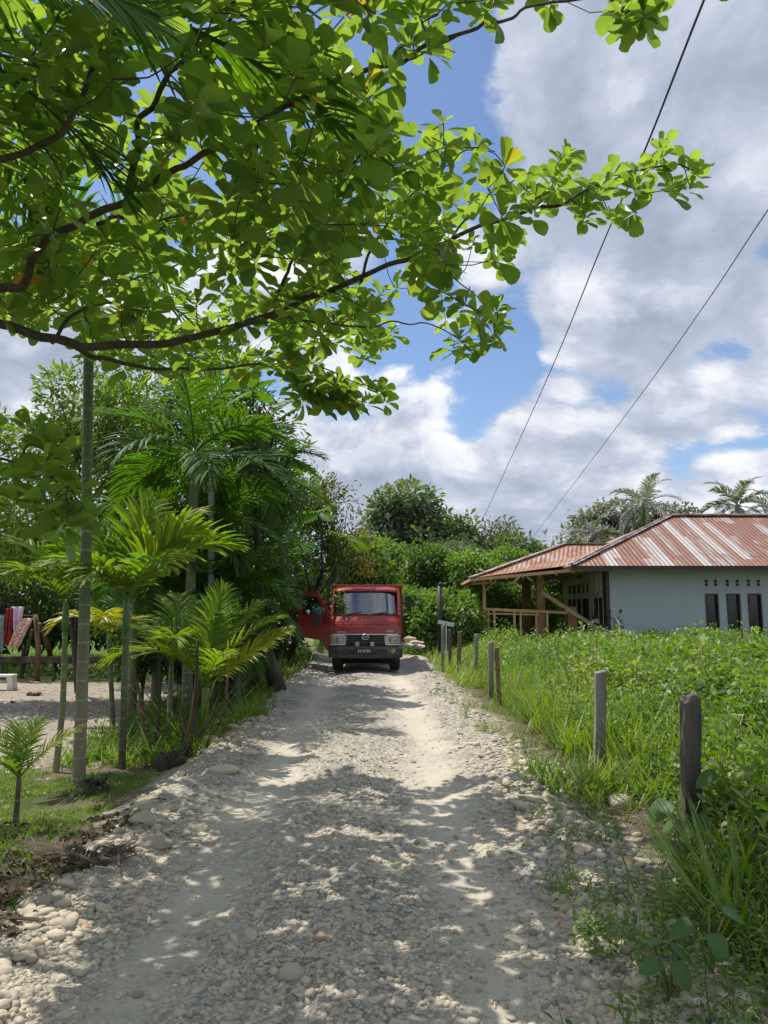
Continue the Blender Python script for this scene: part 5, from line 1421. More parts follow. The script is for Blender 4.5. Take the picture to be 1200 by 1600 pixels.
for i, (px, py, rx, rz_, d, lab) in enumerate([(600, 895, 48, 48, 36, 'bright leafy tree directly behind the truck cab'), (670, 905, 45, 50, 34, 'leafy tree with layered branches right behind the truck mirror'), (735, 915, 46, 46, 33, 'mid green tree between the black pole and the porch'),
                                             (800, 900, 46, 38, 37, 'leafy tree rising over the porch roof edge'), (860, 915, 45, 50, 38, 'dense green tree seen through the open porch'), (560, 885, 40, 45, 31, 'yellow green tree above the left side of the truck'), (905, 900, 40, 50, 42, 'green tree hidden behind the porch ceiling'), (700, 880, 60, 30, 43, 'light green crown filling the gap under the skyline trees'), (800, 950, 60, 30, 33, 'low green bush under the porch rail behind the posts')]):
    tree('forest_tree', lab, gb(px, d), pb([(px, py, rx, rz_), (px-rx*.5, py+rz_*.6, rx*.7, rz_*.6), (px+rx*.5, py+rz_*.6, rx*.7, rz_*.6), (px+rx*.2, py-rz_*.5, rx*.5, rz_*.5)], d), 520, 24, .17, .40, ['weed_far', 'leaf_mid', 'weed_far', 'weed_far', 'leaf_mid', 'leaf_light', 'leaf_mid', 'leaf_far', 'weed_far'][i], 'bark', .12, group='trees behind the truck', upb=.5, tone=(0, .8), droop=.3, aspect=1.15)
for px, d, lab in ((585, 29, 'low bush behind the truck bed'), (655, 27, 'bush at the end of the road right of the truck'), (700, 26, 'bushy shrub beyond the black pole'), (745, 28, 'shrub at the foot of the trees left of the porch post')):
    tree('shrub', lab, gb(px, d), pb([(px, 955, 38, 32), (px+20, 975, 38, 28), (px-25, 978, 30, 25)], d), 300, 20, .15, .3, 'weed_far', 'bark', .05, cat='shrub', group='shrubs at the end of the road', upb=.5, tone=(0, .75), aspect=1.15)
# far right: umbrella tree and palms over the roof
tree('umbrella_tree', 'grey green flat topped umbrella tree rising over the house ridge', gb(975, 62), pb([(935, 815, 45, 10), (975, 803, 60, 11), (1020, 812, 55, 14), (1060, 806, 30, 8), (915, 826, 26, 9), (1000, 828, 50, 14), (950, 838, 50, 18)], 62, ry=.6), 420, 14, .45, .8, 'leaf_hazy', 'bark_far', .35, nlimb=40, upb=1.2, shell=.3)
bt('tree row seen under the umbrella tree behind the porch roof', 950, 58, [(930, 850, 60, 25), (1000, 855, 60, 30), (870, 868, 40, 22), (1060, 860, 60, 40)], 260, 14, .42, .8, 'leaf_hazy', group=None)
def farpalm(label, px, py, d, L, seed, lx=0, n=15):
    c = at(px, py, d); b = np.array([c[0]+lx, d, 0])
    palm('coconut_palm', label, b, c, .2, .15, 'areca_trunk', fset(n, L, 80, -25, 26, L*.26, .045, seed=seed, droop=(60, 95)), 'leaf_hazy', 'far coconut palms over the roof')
farpalm('far coconut palm poking out of the umbrella tree', 1005, 792, 56, 3.4, 31)
farpalm('far coconut palm standing clear over the roof near the right edge', 1152, 790, 52, 3.0, 32, n=17)
farpalm('far coconut palm cut by the right edge of the picture', 1212, 800, 54, 2.8, 33)
farpalm('low pale palm left of the umbrella tree', 925, 838, 50, 2.2, 34, n=11)
# distant mass so the horizon is closed
V = []; sc = Scat(); n = 26000
x = rng.uniform(-80, 95, n); y = rng.uniform(62, 85, n); top = 4.4+2.6*fbm(x*.09, y*.09, 71)
z = rng.uniform(0, 1, n)**.6*top; ax = nrm(rdir(n)+(0, 0, .0)); s = rng.uniform(.6, 1.1, n)
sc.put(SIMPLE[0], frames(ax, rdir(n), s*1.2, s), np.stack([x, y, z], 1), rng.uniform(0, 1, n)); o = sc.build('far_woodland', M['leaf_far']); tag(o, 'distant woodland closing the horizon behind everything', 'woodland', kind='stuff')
# dark growth behind the yard on the left, closing the view
for px, d, py, rx, rz_, lab in ((-60, 24, 930, 120, 80, 'dark bush behind the left end of the yard'), (80, 26, 960, 110, 45, 'dark bush seen beyond the washing line'), (230, 25, 950, 110, 55, 'dark bush behind the low rail in mid yard'), (380, 25, 940, 90, 70, 'dark bush behind the thicket near the road')):
    tree('shrub', lab, gb(px, d), pb([(px, py, rx, rz_), (px+rx*.6, py-20, rx*.6, rz_)], d), 240, 16, .25, .4, 'leaf_dark', 'bark_dark', .08, cat='shrub', group='dark bushes behind the yard')

# ------------------------------------------------------------------ fence posts
def post(label, px, ptop, pbot, w_, mat, lean=0, th=None, cat='fence post', chip=.02, name='fence_post', d=None):
    p = gp(px, pbot) if d is None else gb(px, d)
    dd = p[1]; tp = at(px+lean, ptop, dd)
    h = tp[2]-p[2]
    t = MB(); wm = w_*dd/F/2; tm = (th or .7)*wm
    V = []; A = []
    ks = np.linspace(-.12, 1, 9)
    for k in ks:
        c = np.array([(tp[0]-p[0])*max(k, 0), 0, h*k]); jx = (vnoise(k*5, px, 3)-.5)*wm*.25
        for (a, b) in ((-1, -1), (1, -1), (1, 1), (-1, 1)):
            V.append(c+np.array([a*wm*(1+.06*math.sin(k*9+a))+jx, b*tm, (a*chip*.5+b*chip*.3) if k == 1 else 0]))
    fc = [(i*4+j, i*4+(j+1) % 4, (i+1)*4+(j+1) % 4, (i+1)*4+j) for i in range(len(ks)-1) for j in range(4)]+[(len(ks)*4-4, len(ks)*4-3, len(ks)*4-2, len(ks)*4-1)]
    t.add(V, fc); o = t.build(name, M[mat], bevel=.004, loc=p)
    tag(o, label, cat, 'old fence posts along the right verge' if cat == 'fence post' else None)
    return o
post('nearest fence post, dark with a jagged chipped top', 1079, 1090, 1312, 25, 'wood_dark', chip=.05, th=.8)  # shade over this post is put into its dark wood colour
post('grey square fence post, second nearest, standing alone in tall grass', 937, 1049, 1208, 16, 'wood_grey')
post('grey fence post with a pale split plank leaning beside it', 767, 1003, 1093, 8, 'wood_grey')
post('pale split plank leaning against the third grey post', 781, 1012, 1104, 7, 'wood_brown', lean=-5, th=.3)
post('thin weathered post half hidden in weeds left of the split plank', 744, 991, 1062, 6, 'wood_grey')
post('brown leaning stick post in the row near the truck', 716, 987, 1054, 6, 'wood_brown', lean=3)
post('short dark post beside the brown leaning stick', 704, 984, 1050, 5, 'wood_dark', lean=-2)
post('grey stake farthest along the row below the white sheet', 692, 978, 1050, 5, 'wood_grey')
b = gb(687, 24); tp_ = at(687, 915, 24); mb = MB(); mb.tube([b-(0, 0, .2), tp_], .075, 12); mb.tube([tp_-(.02, 0, .02), tp_+(.05, 0, .05), tp_+(.1, 0, .03)], [.08, .085, .06], 10)
o = mb.build('black_pole', M['blackpipe'], smooth=True); tag(o, 'tall black pipe pole with bent cap right of the truck', 'pole')
mb = MB(); c = at(697, 974, 23); mb.box(c, (.5, .03, .12), [[math.cos(.2), 0, math.sin(.2)], [0, 1, 0], [-math.sin(.2), 0, math.cos(.2)]]); mb.beam(c, (c[0], c[1], -.1), .03, .03); o = mb.build('white_sheet', M['wall_pale']); tag(o, 'small white board on a stake beside the black pole', 'board')
# slabs of rubble behind the truck on the right
for i, (px, py, s, lab) in enumerate([(641, 998, .20, 'upper flat rubble slab stacked right behind the truck'), (650, 1004, .22, 'middle buff rubble slab of the pile right of the truck'), (636, 1008, .2, 'brownish rubble slab nearest the truck mirror'), (652, 1010, .22, 'white flat slab at the foot of the rubble pile')]):
    p = at(px, py, 24.5-i*.4); V, Fc, UV = ico(2, .12, 40+i); mb = MB(); mb.add(V*np.array([s, s*.7, .07]), Fc, np.tile([0, 0, [.5, .88, .9, 1.][i]], (len(V), 1)))
    o = mb.build('rubble_slab', M['stone_clean'], loc=(p[0], p[1], max(.06, p[2]))); tag(o, lab, 'slab', 'rubble slabs beyond the truck')
# low mound so the slabs rest on something
V, Fc, UV = ico(3, .05, 3); p = at(652, 1012, 24); mb = MB(); mb.add(V*np.array([.42, .7, .2]), Fc, np.tile([0, 0, .2], (len(V), 1))); o = mb.build('rubble_mound', M['stone'], smooth=True, loc=(p[0], 24, -.1)); tag(o, 'low stony mound carrying the rubble slabs', 'mound')

# ------------------------------------------------------------------ yard things
def yd(px, py): return gp(px, py)
A0 = yd(57, 1064)
mb = MB(); mb.tube([A0-(0, 0, .1), A0+(0, 0, .8), at(55, 960, A0[1])], [.07, .065, .055], 9); o = mb.build('clothes_post', M['wood_brown'], smooth=True); tag(o, 'upright round post carrying the washing line', 'post')
mb = MB(); b = yd(90, 1050); mb.tube([b, at(62, 975, A0[1]+.1)], .045, 8); o = mb.build('prop_pole', M['wood_brown'], smooth=True); tag(o, 'slanting prop leaning against the washing line post from the right', 'pole')
mb = MB(); b = yd(36, 1050); mb.tube([b, at(50, 985, A0[1])], .04, 8); o = mb.build('prop_pole', M['wood_dark'], smooth=True); tag(o, 'dark slanting prop left of the washing line post', 'pole')
lz = at(55, 962, A0[1]); l2 = at(-160, 950, A0[1]+.6); mb = MB(); mb.tube(spline([lz, (lz+l2)/2-(0, 0, .05), l2], 12), .006, 5); o = mb.build('washing_line', M['cable_grey']); tag(o, 'washing line strung from the post to the left', 'line')
def hung(label, px0, px1, py0, py1, c1, c2, name='cloth', cat='laundry', d=None, scale=9, slant=0, narrow=1.):
    d = d or A0[1]-.05; a = at(px0, py0, d); b = at(px1, py0, d); z1 = at(px0, py1, d)[2]
    nu, nv = 17, 13; V = []
    for j in range(nv):
        v = j/(nv-1)
        for i in range(nu):
            u = i/(nu-1); uu = .5+(u-.5)*(1+(narrow-1)*v)
            V.append((a[0]+(b[0]-a[0])*uu+slant*v, d+.05*math.sin(u*13+v*2)*(.3+v), a[2]+(z1-a[2])*v+.02*math.sin(u*9)*v))
    mb = MB(); mb.add(V, [(j*nu+i, j*nu+i+1, (j+1)*nu+i+1, (j+1)*nu+i) for j in range(nv-1) for i in range(nu-1)])
    o = mb.build(name, cloth(name+str(px0), c1, c2, scale), smooth=True); o.modifiers.new('thick', 'SOLIDIFY').thickness = .006
    tag(o, label, cat, 'washing on the line')
hung('grey blue towel hanging at the left edge of the picture', -30, 7, 962, 1020, (.22, .30, .33), (.17, .24, .27), 'towel')
hung('dark red garment hanging next to the towel', 9, 20, 950, 1005, (.35, .03, .03), (.2, .02, .02), 'garment')
hung('maroon black cloth in the middle of the washing', 18, 30, 948, 1012, (.06, .01, .02), (.03, .01, .01), 'garment', d=A0[1]+.1)
hung('pale lilac shirt bunched on the line', 17, 38, 948, 986, (.75, .58, .75), (.62, .45, .65), 'shirt', narrow=.35)
hung('white cloth with red floral print pulled slanting to the left', 28, 52, 966, 1012, (.80, .70, .68), (.62, .25, .20), 'printed_cloth', scale=22, slant=-.28, narrow=.7)
# low dark rail across the yard
t = thing('low_rail', 'low dark wooden rail across the back of the yard', 'rail', gb(150, 19))
L0 = at(-120, 1031, 19)-np.array(t.location); L1 = at(410, 1030, 19)-np.array(t.location)
mb = MB(); mb.beam(L0, L1, .08, .16); mb.build('rail', M['wood_dark'], t)
for px in (-80, 0, 33, 115, 200, 262, 330, 395):
    q = at(px, 1030, 19)-np.array(t.location); mb = MB(); mb.beam(q+(0, .1, .3 if px % 2 else .05), (q[0], q[1]+.1, -.2), .07, .07); mb.build('post', M['wood_dark'], t)
# white stool
p = yd(8, 1078); t = thing('stool', 'small white wooden stool cut by the left edge of the yard', 'stool', p)
mb = MB(); mb.box((-.12, 0, .30), (.62, .26, .05)); mb.build('seat', M['wall_pale'], t, bevel=.01)
for sx in (-.38, .12):
    mb = MB(); mb.prism([(sx-.03, 0), (sx+.10, 0), (sx+.06, .28), (sx-.06, .28)], .2, 1, -.10); mb.build('leg', M['wall_pale'], t, bevel=.005)
# coconut husks on the yard
for px, py, s, lab in ((57, 1087, .13, 'heap of brown coconut husk on the sand left of the arecas'), (209, 1073, .07, 'small brown husk on the sand between the palms'), (20, 1098, .05, 'tiny brown husk piece near the stool')):
    p = yd(px, py); mb = MB()
    for k in range(7):
        V, Fc, UV = ico(1, .15, k+5); mb.add(V*np.array([s*.5, s*.4, s*.3])+(random.uniform(-s, s), random.uniform(-s*.5, s*.5), s*.25), Fc)
    o = mb.build('coconut_husk', M['coco_shell'], loc=p); tag(o, lab, 'coconut husk', 'coconut husks on the yard')
# root ball and stump
for px, py, s, lab in ((265, 1200, .17, 'dark root clump at the foot of the young palms'), (148, 1240, .13, 'dark cut stump tuft right beside the foot of the tall areca')):
    p = yd(px, py); V, Fc, UV = ico(3, .08, px); V = V*(1+.25*(fbm(V[:, 0]*5, V[:, 1]*5+V[:, 2]*4, 4)-.5))[:, None]; mb = MB(); mb.add(V*np.array([s, s*.8, s*.75]), Fc)
    for k in range(26):
        a = random.uniform(0, 6.28); r_ = s*random.uniform(.5, 1.5); mb.tube([(0, 0, s*.4), (math.cos(a)*r_*.6, math.sin(a)*r_*.6, s*random.uniform(.5, .9)), (math.cos(a)*r_, math.sin(a)*r_, s*random.uniform(-.1, 1.3))], [.01, .008, .003], 4)
    o = mb.build('root_clump', M['bark_dark'], smooth=True, loc=p+(0, 0, .03)); tag(o, lab, 'stump', 'dark stumps in the yard')

# ------------------------------------------------------------------ plants made of blades
def blade_tpl(w, bend, n=5):
    V = []; UV = []
    for i in range(n):
        v = i/(n-1); ww = w*(1-v**2.2)*(.55+.45*min(1, v*4))+.0005
        y = math.sin(bend*v)/max(bend, .01); z = v*math.cos(bend*v*.8)
        for u in (-1, 1): V.append((u*ww, y*.9, z)); UV.append((u, v))
    return np.array(V), [(2*i, 2*i+1, 2*i+3, 2*i+2) for i in range(n-1)], np.array(UV)
BLD = [blade_tpl(.014, b) for b in (.25, .55, .9, 1.3)]
def yawm(th, sx, sz):
    c, s = np.cos(th), np.sin(th); n = len(th); m = np.zeros((n, 3, 3))
    m[:, 0, 0] = c*sx; m[:, 1, 0] = s*sx; m[:, 0, 1] = -s*sz; m[:, 1, 1] = c*sz; m[:, 2, 2] = sz
    return m
def blades(name, x, y, h, w, mat, label, cat, per=10, spread=.05, tone=(0, .9), parent=None, kind='stuff', zf=gz):
    n = len(x)*per; ci = np.repeat(np.arange(len(x)), per)
    px_, py_ = x[ci]+rng.normal(0, spread, n), y[ci]+rng.normal(0, spread, n)
    hh = h[ci]*rng.uniform(.45, 1.1, n); sc = Scat(); pk = rng.integers(0, 4, n); th = rng.uniform(0, 6.28, n)
    rn = np.clip(rng.uniform(*tone, len(x))[ci]*.6+rng.uniform(*tone, n)*.4, 0, 1)
    T = np.stack([px_, py_, zf(x, y)[ci]-.01], 1)
    for k in range(4):
        m = pk == k; sc.put(BLD[k], yawm(th[m], (w*rng.uniform(.7, 1.3, n)[m])/.014, hh[m]), T[m], rn[m])
    o = sc.build(name, M[mat], parent)
    if kind: tag(o, label, cat, kind=kind)
    return o
def weed_tpl(seed, nlv, leaf, lsz, spread=.5, bush=False):
    """stem with leaves, unit height"""
    r_ = np.random.default_rng(seed); V = []; Fc = []; UV = []; n = 0
    lx, ly = r_.normal(0, .12, 2)
    st = [np.array([lx*v*v, ly*v*v, v]) for v in np.linspace(0, 1, 5)]
    for i, p in enumerate(st):
        for a in (0, 2.1, 4.2): V.append(p+np.array([math.cos(a), math.sin(a), 0])*.010*(1-.6*i/4)); UV.append((.5, 0, .3))
    for i in range(4):
        for j in range(3): Fc.append((i*3+j, i*3+(j+1) % 3, (i+1)*3+(j+1) % 3, (i+1)*3+j))
    n = len(V)
    LV, LF, LU = leaf
    for k in range(nlv):
        v = .18+.82*k/(nlv-1); az = k*2.4+r_.uniform(-.4, .4); el = r_.uniform(-.6, .8)+.5*(v > .9)
        o = np.array([lx*v*v, ly*v*v, v]); rr = spread*(1-.5*v)*r_.uniform(.2, 1) if bush else .02
        d = np.array([math.cos(az)*math.cos(el), math.sin(az)*math.cos(el), math.sin(el)])
        o = o+np.array([d[0], d[1], 0])*rr
        up = nrm(np.array([0, 0, 1.])+r_.normal(0, .55, 3)); s = lsz*r_.uniform(.7, 1.2)*(1.15-.5*v)
        m = frames(d[None], up[None], [s], [s])[0]
        W = LV@m.T+o; V += list(W); off = r_.uniform(-.2, .2)+.3*(v-.6)
        UV += [(u, w_, off) for u, w_ in LU]; Fc += [tuple(i+n for i in f) for f in LF]; n = len(V)
    return np.array(V), Fc, np.array(UV)
LF_N = leaf_tpl([.03, .24, .30, .2, .02], None, .15, .2); LF_F = SIMPLE[1]
LF_L = leaf_tpl([.02, .09, .12, .08, .01], None, .15, .3)
def mix_tone(t, k): V, Fc, U = t; U = U.copy(); U[:, 2] += k; return V, Fc, U
WN = [mix_tone(weed_tpl(i, [30, 26, 34, 12, 30, 22, 36, 16][i], [LF_N, LF_N, LF_L, LF_N, LF_N, LF_L, LF_L, LF_N][i], [.14, .18, .22, .22, .12, .26, .16, .20][i], [.3, .25, .12, .35, .38, .10, .2, .3][i], True), [0, .1, .15, -.15, -.1, .25, .05, .1][i]) for i in range(8)]
WF = [mix_tone(weed_tpl(i+20, [40, 34, 38, 20, 40, 26][i], [LF_F, LF_F, CARD, LF_F, CARD, CARD][i], [.11, .14, .17, .19, .10, .22][i], [.34, .3, .14, .36, .4, .12][i], True), [0, .1, .18, -.15, -.1, .25][i]) for i in range(6)]
WC = [mix_tone(weed_tpl(i+40, [34, 38, 24, 36][i], CARD, [.14, .11, .19, .10][i], [.36, .3, .14, .4][i], True), [0, .12, .25, -.12][i]) for i in range(4)]
def hvar(x, y): return .55+.52*sstep(.30, .72, fbm(x*.8+7, y*.8, 64))+.3*(rng.uniform(0, 1, len(x)) < .05)
def weeds(name, x, y, h, tpls, mat, label, tone=(.05, .9), wide=1.):
    n = len(x); pk = rng.integers(0, len(tpls), n); sc = Scat(); th = rng.uniform(0, 6.28, n)
    T = np.stack([x, y, gz(x, y)-.02], 1); rn = np.clip(fbm(x*.8, y*.8, 88)*1.3-.25+rng.normal(0, .17, n), tone[0], tone[1])
    for k in range(len(tpls)):
        m = pk == k; sc.put(tpls[k], yawm(th[m], h[m]*wide, h[m]), T[m], rn[m])
    # yawm scales y by height: keep plants round
    o = sc.build(name, M[mat]); tag(o, label, 'weeds', kind='stuff'); return o
LOWF = [None]
def rightfield(n, d0, d1, t0, xmax=.62, jit=1.):
    y = np.sqrt(rng.uniform(d0*d0, d1*d1, n)); x = rng.uniform(-.2, xmax, n)*(y+1.5)
    o = x-rc(y); edge = t0-1.7+np.interp(y, [1.5, 3, 4.5, 7, 12], [1.0, 1.2, 1.5, 1.66, 1.72])+jit*(fbm(x*.9+3, y*.9, 93)-.5)
    k = o > edge
    house_m = (x > 3.0) & (y > 24.6)
    k &= ~house_m
    # low, stony strip on the road side of the fence posts
    low = np.where(y > 4.6, .24+.76*sstep(2.25, 2.85, o), .45+.55*sstep(1.6, 2.6, o))
    thin = (rng.uniform(0, 1, n) < .55+.45*sstep(2.1, 2.5, o)) | (y < 4.2)
    k &= thin
    LOWF[0] = low[k]
    return x[k], y[k], (o-edge)[k]
# near weeds (large leaves)
x, y, e = rightfield(11000, 1.6, 8.5, 1.75, jit=1.2); h = LOWF[0]*hvar(x, y)*np.clip(.30+.20*e, .12, .60)*rng.uniform(.55, 1.3, len(x)); k = rng.uniform(0, 1, len(x)) < .5+.4*sstep(0, 1, e); x, y, h = x[k], y[k], h[k]
weeds('weeds', x, y, h, WN, 'weed', 'bright broad leaved weeds crowding the near right verge')
x, y, e = rightfield(15000, 8, 15, 1.85, jit=.9); h = LOWF[0]*hvar(x, y)*np.clip(.32+.2*e, .15, .68)*rng.uniform(.55, 1.35, len(x))
weeds('weeds', x, y, h, WF, 'weed', 'broad leaved weeds in the middle of the right field')
x, y, e = rightfield(19000, 14.5, 25.5, 1.75, .62, .7); h = LOWF[0]*hvar(x, y)*np.clip(.35+.18*e, .15, .78)*rng.uniform(.55, 1.25, len(x))
weeds('weeds', x, y, h, WC, 'weed_far', 'low weeds in front of the house and porch')
# low verge scraps
x, y, e = rightfield(12500, 1.8, 14, 1.5, jit=1.1); k = (e < 1.5) & (fbm(x*2.1, y*2.1, 47) > np.where(y < 4.6, .36, .43)); x, y = x[k], y[k]
weeds('verge_plants', x, y, rng.uniform(.05, .17, len(x))+.07*(y < 4.2), WN, 'weed', 'small sprouting plants among the cobbles of the right verge', wide=1.4)
# tall grass clumps on the right
def clumps(cs):
    X = []; Y = []; Hh = []
    for px, py, n, s, h in cs:
        p = gp(px, py); X += list(rng.normal(p[0], s, n)); Y += list(rng.normal(p[1], s, n)); Hh += list(rng.uniform(.7, 1.1, n)*h)
    return np.array(X), np.array(Y), np.array(Hh)
x, y, h = clumps([(900, 1150, 34, .25, .75), (865, 1130, 24, .22, .7), (905, 1175, 16, .2, .5), (960, 1180, 20, .3, .8), (1020, 1190, 16, .35, .75), (1000, 1250, 14, .25, .5), (860, 1100, 20, .4, .7), (930, 1230, 14, .2, .35), (1180, 1430, 10, .15, .6), (1130, 1400, 8, .15, .6), (800, 1060, 18, .5, .6), (1100, 1150, 20, .5, .8), (870, 1230, 16, .25, .28), (1160, 1250, 12, .3, .8)])
blades('tall_grass', x, y, h, .009, 'grass', 'tall grass blades between the fence posts', 'grass', 14, .06, (.1, 1))
x, y, e = rightfield(2600, 2, 24, 1.7, jit=1.6); k = (e < 2.2) & (fbm(x*1.3, y*1.3, 57) > .50); x, y = x[k], y[k]
blades('verge_grass', x, y, rng.uniform(.06, .24, len(x)), .005, 'grass', 'wispy grass along the right verge of the road', 'grass', 9, .05, (.1, 1))
x, y, e = rightfield(900, 3, 10, 2.0, jit=1.4); k = e < 1.2; x, y = x[k], y[k]
blades('dry_grass', x, y, rng.uniform(.10, .30, len(x)), .004, 'dry', 'dry straw coloured grass stems on the right verge', 'dry grass', 9, .06, (.3, 1))
x, y, e = rightfield(9000, 3, 16, 1.9, jit=1.0); lo = LOWF[0]; k = (fbm(x*.5, y*.5, 121) > .42) & (lo > .5); x, y, e = x[k], y[k], e[k]
blades('field_grass', x, y, np.clip(.35+.25*e, .3, .85)*rng.uniform(.6, 1.2, len(x)), .007, 'grass', 'uneven tall grass growing up through the weeds of the right field', 'grass', 8, .08, (.2, 1))
x, y, e = rightfield(6000, 15, 25, 1.9, jit=1.0); k = fbm(x*.4, y*.4, 122) > .46; x, y, e = x[k], y[k], e[k]
blades('field_grass', x, y, np.clip(.4+.2*e, .3, .82)*rng.uniform(.6, 1.05, len(x)), .010, 'grass', 'tall pale grass in the far part of the right field', 'grass', 6, .1, (.3, 1))
x, y, e = rightfield(1500, 3, 22, 2.2, jit=1.0)
blades('dead_stems', x, y, np.clip(.3+.3*e, .3, .9)*rng.uniform(.6, 1.1, len(x)), .004, 'dry', 'dead straw stems standing among the weeds', 'dry grass', 3, .06, (.5, 1))
# left lawn, verge
n = 15000; y = rng.uniform(3.4, 8.8, n); x = rng.uniform(-6.5, -2.35, n)+.0*y
k = (fbm(x*2, y*2, 13) > .34) & (y+.25*(x+3) < 8.2) & (x-rc(y) < -1.8); x, y = x[k], y[k]
blades('lawn_grass', x, y, rng.uniform(.025, .085, len(x)), .0035, 'grass', 'short patchy grass around the foot of the palms', 'grass', 7, .035, (.1, .95))
n = 2600; y = rng.uniform(8.5, 30, n); x = rc(y)-rng.uniform(1.75, 3.4, n)-.3*(fbm(y*.8, y*.1, 3)-.5)*3
k = ~((y > 17.5) & (y < 25) & (x > -1.9)); x, y = x[k], y[k]
blades('roadside_grass', x, y, rng.uniform(.12, .42, len(x)), .008, 'grass', 'unmown grass on the left roadside up to the truck', 'grass', 9, .07, (.1, .9))
n = 1500; y = rng.uniform(9, 22, n); x = rc(y)-rng.uniform(2.0, 3.3, n)
weeds('roadside_weeds', x, y, rng.uniform(.12, .4, n), WF, 'leaf_mid', 'dark green weeds along the left roadside below the thicket')
n = 420; y = rng.uniform(3.8, 8.6, n); x = rng.uniform(-5.6, -2.3, n); k = fbm(x*1.5, y*1.5, 23) > .5; x, y = x[k], y[k]
weeds('lawn_weeds', x, y, rng.uniform(.05, .13, len(x)), WN, 'weed', 'small broad leaved plants in the grass at left', wide=1.3)
n = 5000; y = rng.uniform(19.5, 40, n); x = rng.uniform(-26, -4, n)
blades('back_lawn', x, y, rng.uniform(.1, .25, n), .012, 'grass', 'sunny grass beyond the low rail at the back of the yard', 'grass', 5, .1, (.3, .9))
n = 5000; y = rng.uniform(25, 46, n); x = rng.uniform(-3, 9, n); k = ~((x > 2.6) & (y < 33)); x, y = x[k], y[k]
weeds('meadow_weeds', x, y, rng.uniform(.3, .6, len(x)), WC, 'weed_far', 'weeds beyond the truck and around the porch', wide=1.)
n = 1500; y = rng.uniform(2.8, 6.0, n); x = rng.uniform(-4.6, -1.75, n); k = (fbm(x*2.3, y*2.3, 33) > .47) & (x-rc(y) < -1.6); x, y = x[k], y[k]
blades('ditch_grass', x, y, rng.uniform(.03, .13, len(x)), .004, 'palm', 'dark green grass tufts growing through the leaf litter at left', 'grass', 8, .04, (.1, .9))
# leaf litter in the dark ditch at left
n = 14000; y = rng.uniform(2.6, 6.4, n); x = rng.uniform(-4.6, -1.7, n); e = np.abs(y-(4.6+.25*(x+2.8))); k = (rng.uniform(0, 1, n) < np.exp(-(e/1.0)**2)) & (x-rc(y) < -1.6+.2*np.sin(y*7)); x, y = x[k], y[k]; n = len(x)
sc = Scat(); ax = nrm(np.stack([*rdir(n).T[:2], rng.normal(0, .15, n)], 1)); s = rng.uniform(.02, .075, n)
sc.put(leaf_tpl([.05, .3, .36, .2, .02], None, .3, -.25), frames(ax, np.tile([0, 0, 1.], (n, 1))+rng.normal(0, .35, (n, 3)), s, s), np.stack([x, y, gz(x, y)+rng.uniform(.0, .035, n)], 1), rng.uniform(0, .8, n))
o = sc.build('leaf_litter', M['dry']); tag(o, 'dry brown leaf litter between the lawn and the road', 'leaf litter', kind='stuff')
# fallen dead fronds in that ditch
for i, (px, py, az, L) in enumerate([(120, 1400, 172, 1.0), (150, 1360, 150, .7), (185, 1365, 110, .4), (60, 1450, 190, .9)]):
    p = yd(px, py); mb = frond_mesh(L, R(az), R(8), R(14), 20, .22, .007, seed=i, vshape=.1, hang=.1, tone=(0, .6)); o = mb.build('fallen_frond', M['dry'], loc=p+(0, 0, .04))
    tag(o, ['longest fallen dry frond at the left edge of the ditch', 'fallen dry frond lying behind the longest one', 'short curled dry frond near the stone bank', 'fallen frond half out of the picture at the left'][i], 'dead frond', 'dead fronds in the ditch')
# individual plants -------------------------------------------------------
def bladeplant(label, px, py, n, h, w_, mat, name='grass_clump', cat='plant', tone=(.1, .9), spread=.05, group=None):
    p = yd(px, py); o = blades(name, np.full(1, 0.), np.full(1, 0.), np.full(1, h), w_, mat, label, cat, n, spread, tone, None, None, zf=lambda a, b: np.zeros_like(a))
    o.location = p; tag(o, label, cat, group)
bladeplant('big arching grass clump with very long blades beside the young coconut palm', 285, 1175, 34, 1.15, .016, 'palm', spread=.09, tone=(.2, .9))
bladeplant('clump of striped bent blades in front of the root clump', 250, 1195, 22, .55, .014, 'palm_bright', spread=.06)
bladeplant('clump of dry brown blades around the young palm stems', 300, 1180, 30, .9, .012, 'dry', spread=.14, tone=(.3, 1))
bladeplant('long grass clump at the road edge left of the truck', 395, 1065, 40, 1.0, .016, 'palm', spread=.16, tone=(.3, 1))
bladeplant('sunlit grass clump below the open truck door', 455, 1030, 40, .8, .016, 'grass', spread=.2, tone=(.2, .9))
bladeplant('dark fine grass tuft at the foot of the tall areca', 152, 1235, 60, .24, .004, 'leaf_dark', spread=.04, tone=(0, .6))
bladeplant('green grass tuft growing from the shaded cobbles at right', 885, 1400, 60, .16, .004, 'grass', spread=.06, tone=(0, .5))
bladeplant('broad upright blades at the far right near the bottom', 1150, 1470, 14, .55, .016, 'grass', spread=.05, tone=(.2, .7))
for i, (px, py, lab) in enumerate([(228, 1180, 'thin brown stem leaning left beside the root clump'), (242, 1186, 'thin dark stem rising from the root clump'), (283, 1186, 'brown stem leaning right out of the root clump'), (296, 1182, 'stout brown stem next to the young coconut palm'), (350, 1130, 'bare stem at the thicket edge'), (375, 1110, 'bare dark stem nearest the road in the thicket')]):
    p = yd(px, py); q = at(px+(-22, 6, 26, 12, 4, -6)[i], (1030, 1010, 1040, 1000, 980, 960)[i], p[1]+.1); mb = MB(); mb.tube(spline([p-(0, 0, .05), (p+q)/2+(.03, 0, 0), q], 9), np.linspace(.028, .016, 9), 7)
    o = mb.build('plant_stem', M['bark_dark' if i % 2 else 'wood_brown'], smooth=True); tag(o, lab, 'stem', 'bare stems by the young palms')
